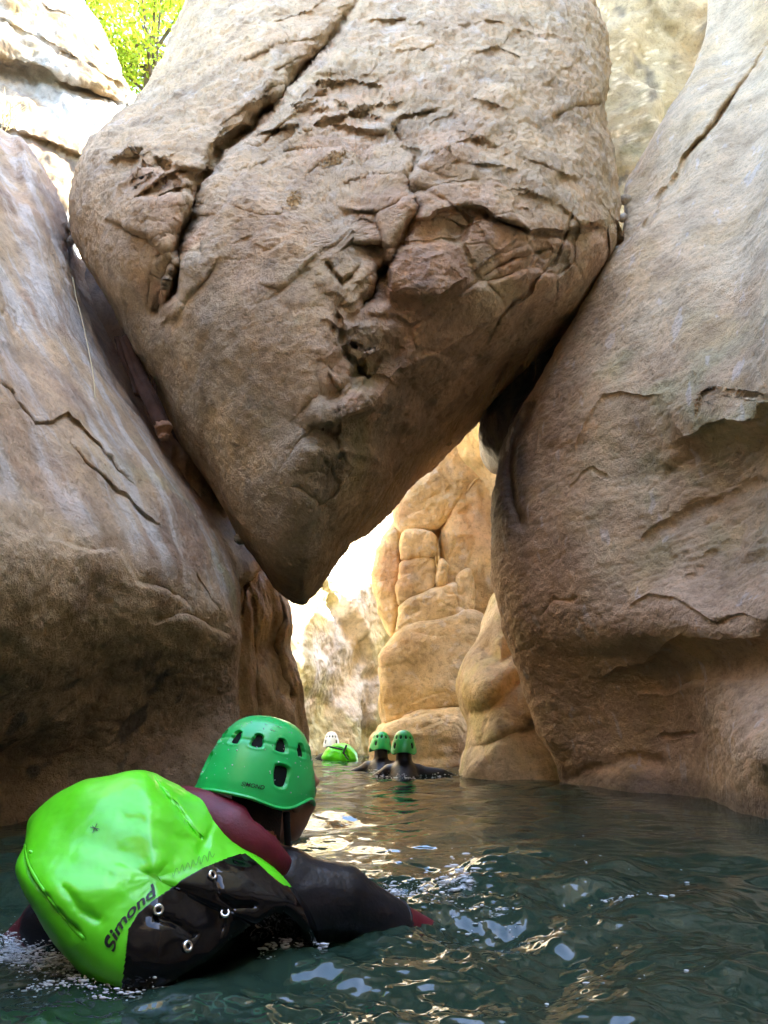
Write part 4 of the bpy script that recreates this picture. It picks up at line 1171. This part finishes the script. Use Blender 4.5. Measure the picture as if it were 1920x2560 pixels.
def near_bag():
    dep = lambda x, y: 1.30 + .20 * smooth(0, 1, np.array((900 - y) / 600)) + .20 * smooth(600, 1300, np.array(x)) - .0
    crop = [(62, 700), (92, 600), (108, 510), (150, 452), (230, 392), (330, 342), (450, 318), (540, 297), (600, 297), (660, 328), (740, 365), (800, 388), (862, 402), (912, 450), (972, 540), (1062, 620),
            (1132, 700), (1205, 790), (1265, 870), (1302, 960), (1318, 1022), (1230, 1018), (1105, 1042), (1000, 1096), (880, 1156), (760, 1206), (665, 1236), (560, 1235), (430, 1190), (320, 1100), (235, 1010), (170, 910), (108, 800)]
    con = [(*p, float(dep(*c))) for p, c in zip(kp(crop), crop)]
    root = empty('backpack', (-.35, 1.35, 0))
    tag(root, 'large lime green waterproof backpack with glossy black base, on the nearest swimmer', 'backpack')
    cen = (*kp([(640, 740)])[0], 1.42)
    feats = [
        ('groove', kp([(640, 318), (700, 400), (760, 480), (830, 570)]), 2.2, .006),
        ('crack', kp([(640, 318), (700, 400), (760, 480), (830, 570)]), 7, .006),
        ('step', kp([(1290, 930), (1180, 860), (1130, 862), (1000, 960), (880, 1030), (760, 1110), (680, 1180)]), -.004, 18),
        ('facet', kp([(1310, 960), (1180, 862), (1130, 866), (1000, 965), (880, 1040), (760, 1116), (670, 1190)]), .22, .16),
        ('crack', kp([(100, 590), (120, 690), (180, 790), (240, 870), (290, 930), (350, 990)]), 4, .010),
        ('step', kp([(350, 990), (290, 930), (240, 870), (180, 790), (120, 690), (100, 590)]), -.012, 22),
        ('crack', kp([(470, 480), (600, 520), (760, 570), (880, 610)]), 16, .005),
        ('crack', kp([(300, 640), (450, 690), (600, 700), (720, 660)]), 20, -.005),
        ('crack', kp([(420, 740), (540, 770), (640, 740)]), 14, .003),
        ('crack', kp([(250, 760), (330, 860), (420, 930)]), 14, .005),
        ('bump', kp([(420, 520)]), 90, .02), ('bump', kp([(800, 450)]), 40, -.015), ('crack', kp([(900, 450), (860, 560), (820, 640)]), 9, .006),
        ('crack', kp([(880, 720), (900, 800), (960, 860), (1080, 850)]), 10, .008), ('crack', kp([(620, 900), (720, 930), (820, 1000)]), 14, .007), ('crack', kp([(940, 880), (950, 950), (930, 1010)]), 8, -.006),
    ]
    def noise(V, u, v):
        return .006 * fbm(V, 5, 3, 301) + .0018 * fbm(V, 16, 3, 303)
    n_, m_ = 520, 240
    o = blob('bag_body', con, cen, .13, .17, M['pvc'], lambda V, u, v: np.ones(V.shape), n=n_, m=m_, e=.78, noise=noise, feats=feats, seed=21)
    adopt(o, root)
    V = verts_np(o)
    mv = m_ + m_ // 3 - 1
    G = V[:n_ * mv].reshape(n_, mv, 3)
    nrm = grid_normals(G, True)
    ctr = G.reshape(-1, 3).mean(0)
    if ((G - ctr) * nrm).sum() < 0: nrm = -nrm
    u, v = proj(G)
    # black base panel: everything below the hem line
    hem = kp([(495, 1260), (522, 1060), (532, 950), (572, 888), (640, 830), (740, 758), (840, 702), (960, 652), (1010, 640), (1062, 680), (1120, 735), (1165, 770), (1230, 788), (1340, 795)])
    r, s, t = polydist(u, v, hem)
    inside = (s < 0)
    q = grid_quads(n_, mv, True)
    keep = inside.reshape(-1)[q].sum(1) >= 3
    G2 = G + nrm * .0035
    # pull boundary vertices onto the hem so that the edge is clean
    qq = q[keep]
    idx = np.unique(qq)
    mp = -np.ones(n_ * mv, int); mp[idx] = np.arange(len(idx))
    pan = mesh_from('base_panel', G2.reshape(-1, 3)[idx], mp[qq], M['pvc_black'])
    adopt(pan, root)
    sol = pan.modifiers.new('s', 'SOLIDIFY'); sol.thickness = .003; sol.offset = -1
    bvh = BVHTree.FromPolygons([tuple(p) for p in G.reshape(-1, 3)], [tuple(int(i) for i in f) for f in q])
    cpos = Vector((0, 0, CAM_H))
    def on(uu, vv, off):
        p = P(uu, vv, 1.3); d = (Vector(p) - cpos).normalized()
        h, nn, i, dist = bvh.ray_cast(cpos, d)
        if h is None: h, nn, i, dist = bvh.find_nearest(Vector(p))
        if nn.dot(d) > 0: nn = -nn
        return h + nn * off, nn
    def decal(name, verts2, faces, m, off=.0025):
        pts = np.array([on(x, y, off)[0] for x, y in verts2])
        adopt(mesh_from(name, pts, faces, m, smoothf=False), root)
    # the maker's word, running up along the hem
    tv, tf = text_mesh('Simond', 1, .30, .022)
    x0, x1 = tv[:, 0].min(), tv[:, 0].max()
    base = np.array(kp([(474, 1045), (486, 992), (514, 937), (564, 880), (622, 830), (662, 802)]))
    L = np.concatenate([[0], np.cumsum(np.linalg.norm(np.diff(base, axis=0), axis=1))])
    a = (tv[:, 0] - x0) / (x1 - x0) * L[-1]
    bx, by = np.interp(a, L, base[:, 0]), np.interp(a, L, base[:, 1])
    tx, ty = np.interp(a + 4, L, base[:, 0]) - np.interp(a - 4, L, base[:, 0]), np.interp(a + 4, L, base[:, 1]) - np.interp(a - 4, L, base[:, 1])
    tl = np.hypot(tx, ty); nx, ny = ty / tl, -tx / tl
    hgt = np.where(tv[:, 1] > .53, .53 + (tv[:, 1] - .53) * 1.9, tv[:, 1]) * 29
    decal('lettering', np.stack([bx + nx * hgt, by + ny * hgt], 1), tf, M['print'])
    def stroke(name, pts, w, m):
        pts = np.array(pts); d = np.gradient(pts, axis=0); d /= np.linalg.norm(d, axis=1, keepdims=True)
        nn = np.stack([-d[:, 1], d[:, 0]], 1) * w / 2
        vv = np.concatenate([pts + nn, pts - nn]); k = len(pts)
        decal(name, vv, np.array([[i, i + 1, k + i + 1, k + i] for i in range(k - 1)]), m)
    cx, cyy = kp([(395, 535)])[0]
    for dx, dy in ((8, -16), (17, 4), (10, 9)):
        stroke('stitched_mark', [(cx - dx * .6, cyy - dy * .6), (cx, cyy), (cx + dx * .6, cyy + dy * .6)], 1.6, M['print'])
    zz = [(x, y + 9 * math.sin(i * 1.9) + 4 * math.sin(i * 3.1)) for i, (x, y) in enumerate(kp([(712 + k * 7, 722 - k * 3.2) for k in range(26)]))]
    stroke('worn_writing', crom(np.array(zz), 3), 1.1, M['faint'])
    # drain eyelets
    for x, y in [(872, 732), (655, 872), (930, 890), (770, 1025)]:
        h, nn = on(*kp([(x, y)])[0], .006)
        q_ = nn.to_track_quat('Z', 'Y').to_matrix()
        th = np.linspace(0, 2 * math.pi, 20, endpoint=False); tb = np.linspace(0, 2 * math.pi, 8, endpoint=False)
        rr, r2 = .0062, .0026
        V_ = np.stack([(rr + r2 * np.cos(tb)[None]) * np.cos(th)[:, None], (rr + r2 * np.cos(tb)[None]) * np.sin(th)[:, None], r2 * np.sin(tb)[None] + 0 * th[:, None]], -1)
        V_ = np.concatenate([V_, V_[:, :1]], 1)
        adopt(mesh_from('eyelet', V_.reshape(-1, 3) @ np.array(q_).T + np.array(h), grid_quads(20, 9, True), M['metal']), root)
    # welded seams standing proud
    for pts in ([(640, 318), (700, 400), (760, 480), (830, 570)], [(100, 590), (120, 690), (180, 790), (240, 870), (290, 930), (350, 990)]):
        kk = crom(np.array(kp(pts)), 8)
        tube('seam', np.array([on(x, y, -.001)[0] for x, y in kk]), .0032, M['pvc'], root, 8)
near_bag()

# ------------------------------------------------------------------ far swimmers
def far_swimmers():
    c = capsule_pts
    def body(x, y, z, rx, lift=0):
        L = [c((x, y - .01, z - .06), (x, y - .02, z - .17), .072, .082)]
        L += [c((x - .13, y - .02, z - .245), (x + .13, y - .02, z - .245), .085, .085), c((x, y - .05, z - .28), (x, y - .35, z - .55), .15, .14), c((x, y - .35, z - .55), (x, y - .8, z - .8), .13, .09)]
        L += rx
        return L
    g = None
    # right one, arm out to the right
    x, y, z = .185, 7.1, .262
    arm = [c((x + .14, y - .02, z - .25), (x + .36, y - .03, z - .255), .075, .052), c((x + .36, y - .03, z - .255), (x + .56, y + .04, z - .33), .048, .034),
           c((x - .14, y - .02, z - .245), (x - .38, y, z - .38), .075, .050), c((x - .38, y, z - .38), (x - .5, y + .15, z - .45), .046, .034)]
    arm += hand((x + .57, y + .045, z - .335), (.8, .3, -.3), (0, 0, 1)) + hand((x - .51, y + .16, z - .46), (-.5, .8, -.2), (0, 0, 1))
    r, sh, tp = swimmer('person', 'black wetsuited swimmer in green helmet with right arm out, right of the far pair', TM((x, y, z)), body(x, y, z, arm), M['helmet'], TM((x, y, z + .005), 3, -8, 0), .016, group='swimmers ahead', detail=False)
    for dx in (-.022, .03):
        v, q = capsule_pts((x + dx, y - .105, z - .205), (x + dx + .004, y - .105, z - .235), .006, .006, 8)
        adopt(mesh_from('zip_tab', v, q, M['orange']), r)
    x, y, z = -.035, 8.2, .25
    arm = [c((x - .13, y - .02, z - .25), (x - .30, y - .02, z - .30), .075, .052), c((x - .30, y - .02, z - .30), (x - .42, y + .12, z - .42), .048, .034),
           c((x + .14, y - .02, z - .245), (x + .34, y, z - .38), .075, .050), c((x + .34, y, z - .38), (x + .45, y + .15, z - .45), .046, .034)]
    arm += hand((x - .43, y + .13, z - .43), (-.5, .8, -.2), (0, 0, 1)) + hand((x + .46, y + .16, z - .46), (.5, .8, -.2), (0, 0, 1))
    swimmer('person', 'swimmer in green helmet just left of and beyond the arm-stretching one', TM((x, y, z), -16), body(x, y, z, arm), M['helmet'], TM((x, y, z + .005), -18, -14, 8), .016, group='swimmers ahead', detail=False)
    x, y, z = -.78, 11.2, .25
    arm = [c((x + .14, y - .02, z - .245), (x + .34, y, z - .40), .075, .050), c((x - .14, y - .02, z - .245), (x - .34, y, z - .40), .075, .050), c((x + .34, y, z - .4), (x + .45, y + .15, z - .45), .046, .034), c((x - .34, y, z - .4), (x - .45, y + .15, z - .45), .046, .034)]
    arm += hand((x - .46, y + .16, z - .46), (-.5, .8, -.2), (0, 0, 1)) + hand((x + .46, y + .16, z - .46), (.5, .8, -.2), (0, 0, 1))
    swimmer('person', 'farthest swimmer in pale helmet, mostly hidden behind a small lime bag', TM((x, y, z)), body(x, y, z, arm), M['helmet_white'], TM((x, y, z + .005), 0, -6, 0), .018, detail=False)
    # his bag
    root = empty('backpack', (-.6, 10.6, 0))
    tag(root, 'small bright lime bag on the farthest swimmer near the sunlit wall', 'backpack')
    con = [(696, 1640), (703, 1622), (716, 1611), (728, 1606), (744, 1607), (756, 1611), (768, 1621), (772, 1634), (768, 1646), (735, 1650)]
    o = blob('bag_body', [(a, b, 10.6) for a, b in con], (734, 1628, 10.6), .18, .16, M['pvc'], lambda V, u, v: np.ones(V.shape), n=90, m=40, e=.7, noise=lambda V, u, v: .02 * fbm(V, 6, 3, 311), feats=[('crack', [(716, 1612), (738, 1622), (750, 1640)], 3, .05)], seed=5)
    adopt(o, root)
    for a, b, w in [((712, 1613), (739, 1619), .012), ((748, 1611), (742, 1626), .016), ((742, 1626), (752, 1640), .012)]:
        p0, p1 = P(*a, 10.40), P(*b, 10.38)
        v, q = capsule_pts(p0, p1, w, w, 8)
        adopt(mesh_from('strap', v, q, M['neoprene']), root)
far_swimmers()

# ------------------------------------------------------------------ driftwood, straw, pebbles, litter, rootlets
DG = bpy.context.evaluated_depsgraph_get()
CPOS = Vector((0, 0, CAM_H))
def hit(u, v, off=0.0):
    p = P(u, v, 3.0); d = (Vector(p) - CPOS).normalized()
    ok, loc, nn, i, ob, mt = scene.ray_cast(DG, CPOS, d)
    if nn.dot(d) > 0: nn = -nn
    return np.array(loc + nn * off), np.array(nn), ob

def driftwood():
    DG.update()
    root = empty('driftwood_log', tuple(P(310, 850, 4.4)))
    tag(root, 'dark driftwood log jammed in the crack between left wall and boulder', 'log')
    def log(name, a, b, r0, r1, m, seed, bend=.02, n=40):
        t = np.linspace(0, 1, n)[:, None]
        p = a + (b - a) * t + bend * np.stack([fbm(np.concatenate([t * 2, 0 * t, 0 * t + k * 9], 1), 1, 3, seed) for k in range(3)], 1)
        d = (b - a) / np.linalg.norm(b - a); s = np.cross(d, [0, 1.0, .2]); s /= np.linalg.norm(s); w = np.cross(d, s)
        th = np.linspace(0, 2 * math.pi, 28, endpoint=False)
        V = p[None] + (np.cos(th)[:, None, None] * s + np.sin(th)[:, None, None] * w) * (r0 + (r1 - r0) * t)[None]
        ax = V - p[None]
        V = p[None] + ax * (1 + .45 * fbm(np.stack([np.cos(th)[:, None] * 1.5 + 0 * t.T, np.sin(th)[:, None] * 1.5 + 0 * t.T, t.T * 1.2 + 0 * th[:, None]], -1), 1.3, 4, seed + 3))[..., None]
        V = np.concatenate([np.broadcast_to(p[0], (28, 1, 3)), V, np.broadcast_to(p[-1] + d * r1 * .5, (28, 1, 3))], 1)
        o = mesh_from(name, V, grid_quads(28, V.shape[1], True)[:, ::-1], m)
        adopt(o, root); return o
    a, b = P(268, 735, 4.62), P(352, 925, 4.42)
    log('trunk', a, b, .040, .056, M['wood'], 5, .04)
    log('broken_end', b - (b - a) * .02, P(359, 944, 4.40), .056, .030, M['wood_end'], 9, .03, 14)
    log('branch', P(252, 730, 4.70), P(300, 850, 4.56), .022, .030, M['wood'], 15)
    log('branch', P(318, 770, 4.66), P(338, 850, 4.55), .016, .010, M['wood'], 25)
driftwood()

def small_bits():
    # dangling straw on the left wall
    pts = crom(np.array([hit(u, v, .025)[0] for u, v in [(150, 600), (160, 650), (172, 700), (184, 760), (195, 820), (200, 866)]]), 6)
    o = tube('straw_stem', pts, .0028, M['straw'], None, 6)
    tag(o, 'single long dry straw hanging down the left wall', 'straw')
    # leaf litter caught on the boulder
    r = np.random.default_rng(3)
    for (u0, v0, du, dv, k), lab in zip([(722, 345, 26, 13, 130), (636, 432, 16, 14, 80)], ['strip of brown leaf litter caught on a ledge high on the boulder', 'small brown patch of leaf litter lower left on the boulder face']):
        vs, fs = [], []
        for i in range(k):
            a, b = r.normal(0, .5, 2)
            p, n, ob = hit(u0 + a * du + b * 6, v0 - a * dv * .9 + b * dv * .7, .006)
            t = r.normal(size=3); t -= n * t.dot(n) * .8; t /= np.linalg.norm(t); w = np.cross(n, t)
            L_, w_ = r.uniform(.012, .03), r.uniform(.005, .011)
            j = len(vs)
            vs += [p - t * L_, p + w * w_ + n * .006, p + t * L_ + n * .004, p - w * w_ + n * .004]
            fs.append([j, j + 1, j + 2, j + 3])
        o = mesh_from('leaf_litter', np.array(vs), np.array(fs), M['litter'])
        tag(o, lab, 'leaf litter', kind='stuff')
    # stones caught in the clefts
    labs = ['small stone caught in the right cleft, topmost', 'small stone under the topmost one in the right cleft', 'dark stone where boulder meets right wall', 'stone lodged lower in the right cleft',
            'row pebble in the left cleft by the sunlit gap, upper', 'row pebble in the left cleft by the sunlit gap, lower', 'pale stone stuck under the boulder above the left rib']
    for i, (u, v, y, s) in enumerate([(1352, 432, 5.35, .055), (1346, 470, 5.25, .045), (1335, 545, 5.1, .05), (1300, 610, 5.05, .045), (152, 492, 5.05, .045), (154, 520, 5.0, .04), (522, 1165, 4.75, .06)]):
        c0 = P(u, v, y)
        vv, q = sphere_pts((0, 0, 0), (s, s * .8, s * .75), 20, 14)
        vv = vv * (1 + .35 * fbm(vv + i * 7.7, 1 / s * .8, 3, 400 + i))[:, None]
        o = mesh_from('stone', vv, q[:, ::-1], M['rock'], np.broadcast_to(C['grey'] * .8, vv.shape))
        o.location = c0; o.rotation_euler = (i, i * 2.1, i * .7)
        tag(o, labs[i], 'stone', 'stones caught in the clefts')
    # rootlets trailing along the boulder's lower right edge
    vs, qs, n = [], [], 0
    edge = np.array([(735, 1185), (830, 1092), (900, 1012), (985, 938), (1050, 866), (1130, 795), (1200, 730)])
    for i in range(70):
        t = r.uniform(0, len(edge) - 1.01); k = int(t); e = edge[k] + (edge[k + 1] - edge[k]) * (t - k)
        y = 5.0 + r.uniform(-.1, .12)
        a = P(e[0] - 14 + r.normal(0, 5), e[1] - 12 + r.normal(0, 5), y)
        d = np.array([-r.uniform(.2, 1.0), r.normal(0, .2), -r.uniform(.7, 1.1)]); d /= np.linalg.norm(d)
        ln = r.uniform(.08, .24)
        tt = np.linspace(0, 1, 7)[:, None]
        pts = a + d * ln * tt + np.array([0, 0, -.4]) * ln * tt ** 2 + r.normal(0, .006, (7, 3))
        th = np.array([0, 2.1, 4.2]); rr = .0015
        V = pts[None] + np.stack([np.cos(th), np.sin(th), 0 * th], 1)[:, None] * rr
        vs.append(V.reshape(-1, 3)); qs.append(grid_quads(3, 7, True) + n); n += 21
    o = mesh_from('rootlets', np.concatenate(vs), np.concatenate(qs), M['litter'])
    tag(o, 'fine pale rootlets trailing from the lower right edge of the boulder', 'rootlets', kind='stuff')
small_bits()

# ------------------------------------------------------------------ splashes
def splashes():
    r = np.random.default_rng(9)
    bv, bq = sphere_pts((0, 0, 0), 1, 8, 5)
    def cloud(label, spots):
        ps, ss, ks = [], [], []
        for (u0, v0, u1, v1, sp, cnt, smin, smax, lift) in spots:
            t = r.uniform(size=cnt)
            d = P(u0 + (u1 - u0) * t + r.normal(0, sp, cnt), v0 + (v1 - v0) * t + r.normal(0, sp * .6, cnt), np.ones(cnt)) - np.array([0, 0, CAM_H])
            d = d[d[:, 2] < -.01]; k = len(d)
            p = d * (CAM_H / -d[:, 2:3])
            s = smin + (smax - smin) * r.uniform(size=k) ** 3
            p[:, 2] = waves(p[:, 0], p[:, 1]) + s * .2 + np.abs(r.normal(0, lift, k))
            ps.append(p); ss.append(s[:, None] * np.stack([r.uniform(.8, 2.6, k), r.uniform(.7, 1.3, k), r.uniform(.4, .8, k)], 1))
        ps, ss = np.concatenate(ps), np.concatenate(ss)
        vs = [(bv[None] * ss[:, None] + ps[:, None]).reshape(-1, 3)]
        qs = [(bq[None] + (np.arange(len(ps)) * len(bv))[:, None, None]).reshape(-1, 4)]
        o = mesh_from('water_splash', np.concatenate(vs), np.concatenate(qs)[:, ::-1], M['drop'])
        tag(o, label, 'splash', kind='stuff')
    cloud('white splashing water along the left side of the near backpack', [(0, 2030, 250, 2010, 16, 1300, .0006, .0028, .010), (0, 2085, 330, 2110, 22, 1200, .0006, .0026, .006), (230, 2080, 330, 2150, 16, 700, .0006, .0028, .012), (60, 2150, 300, 2160, 16, 250, .0008, .003, .003)])
    cloud('splash thrown up by the near swimmer\'s right arm', [(690, 1985, 860, 1935, 12, 300, .0008, .004, .010), (840, 1945, 920, 1935, 12, 200, .0008, .004, .012), (950, 1945, 1020, 1925, 14, 120, .001, .006, .02), (880, 1960, 1100, 1990, 22, 70, .001, .003, .004), (560, 2075, 700, 2040, 14, 90, .001, .004, .006)])
    cloud('churned water round the two far swimmers', [(800, 1672, 880, 1678, 5, 120, .003, .010, .015), (880, 1680, 1010, 1672, 5, 50, .003, .008, .008), (1050, 1672, 1150, 1668, 4, 25, .003, .008, .005)])
    cloud('scattered flecks of foam on the dark water at right', [(1150, 1850, 1500, 1950, 60, 22, .001, .004, 0), (1000, 2000, 1600, 2150, 70, 18, .001, .0035, 0), (1270, 1945, 1430, 1948, 4, 22, .0015, .004, 0)])
splashes()

# ------------------------------------------------------------------ trees and grass on the rim
def leaf_material():
    m, nt, N, L, b = newmat('sunny_leaf')
    out = N['Material Output']
    at = N.new('ShaderNodeAttribute'); at.attribute_name = 'col'
    L.new(at.outputs['Color'], b.inputs['Base Color']); b.inputs['Roughness'].default_value = .5
    tl = N.new('ShaderNodeBsdfTranslucent'); L.new(at.outputs['Color'], tl.inputs[0])
    mx = N.new('ShaderNodeMixShader'); mx.inputs[0].default_value = .45
    L.new(b.outputs[0], mx.inputs[1]); L.new(tl.outputs[0], mx.inputs[2]); L.new(mx.outputs[0], out.inputs['Surface'])
    return m
M['leaf'] = leaf_material()
M['bark'] = plain('bark', (.12, .09, .06), .9, .2, 0, .8, 30, .4)

def tree(label, centre, rad, nclump, nleaf, seed, trunk_to):
    r = np.random.default_rng(seed)
    root = empty('broadleaf_tree', tuple(trunk_to))
    tag(root, label, 'tree', 'trees on the rim')
    cl = []
    while len(cl) < nclump:
        p = r.uniform(-1, 1, 3)
        if np.linalg.norm(p) < 1 and np.linalg.norm(p) > .35 + .3 * r.uniform(): cl.append(centre + p * rad)
    cl = np.array(cl)
    cen = cl[r.integers(0, nclump, nleaf)] + r.normal(0, .24, (nleaf, 3)) * np.array([1, 1, .7])
    a = r.normal(size=(nleaf, 3)); a /= np.linalg.norm(a, axis=1, keepdims=True)
    b = np.cross(a, r.normal(size=(nleaf, 3))); b /= np.linalg.norm(b, axis=1, keepdims=True)
    s = r.uniform(.05, .095, (nleaf, 1))
    nn = np.cross(a, b)
    V = np.stack([cen - a * s, cen - a * s * .2 + b * s * .55 + nn * s * .15, cen + a * s, cen - a * s * .2 - b * s * .55 + nn * s * .15], 1)
    col = np.array([.33, .46, .03]) * r.uniform(.55, 1.35, (nleaf, 1)) + np.array([.16, .06, 0]) * r.uniform(0, 1, (nleaf, 1)) ** 2
    crown = mesh_from('crown', V.reshape(-1, 3), np.arange(nleaf * 4).reshape(-1, 4), M['leaf'], np.repeat(np.clip(col, 0, 1), 4, 0), False)
    adopt(crown, root)
    pcs = [capsule_pts(trunk_to, centre - np.array([0, 0, rad[2] * .6]), .16, .10)]
    for i in range(14):
        k = cl[r.integers(0, nclump)]
        st = np.array(trunk_to) + (centre - np.array(trunk_to)) * r.uniform(.45, .95)
        pcs.append(capsule_pts(st, k, .05, .015, 8))
    vs, qs, n = [], [], 0
    for v, q in pcs: vs.append(v); qs.append(q + n); n += len(v)
    adopt(mesh_from('trunk', np.concatenate(vs), np.concatenate(qs)[:, ::-1], M['bark']), root)

tree('sunlit yellow-green tree leaning over the gap at top left', P(330, 60, 13.5), np.array([1.9, 1.6, 2.2]), 90, 9000, 5, P(330, 420, 13.5))
tree('second leafy tree, farther back above the sunlit tree', P(350, -150, 16.5), np.array([3.4, 1.8, 3.2]), 110, 9000, 6, P(300, 400, 16.5))

def grass():
    r = np.random.default_rng(4)
    base = P(14, 262, 8.0)
    vs, fs = [], []
    for i in range(70):
        a = base + r.normal(0, .05, 3); top = a + np.array([r.normal(0, .12), r.normal(0, .08), r.uniform(.1, .45)]); top += np.array([0, 0, -.1]) * r.uniform()
        w = np.array([.005, .003, 0]); m_ = (a + top) / 2 + np.array([0, 0, .06]); j = len(vs)
        vs += [a - w, a + w, m_ + w, m_ - w, top, top + w * .1]
        fs += [[j, j + 1, j + 2, j + 3], [j + 3, j + 2, j + 5, j + 4]]
    o = mesh_from('grass_tuft', np.array(vs), np.array(fs), M['straw'])
    tag(o, 'dry straw-coloured grass tuft on the rock at the upper left edge', 'grass', kind='stuff')
grass()
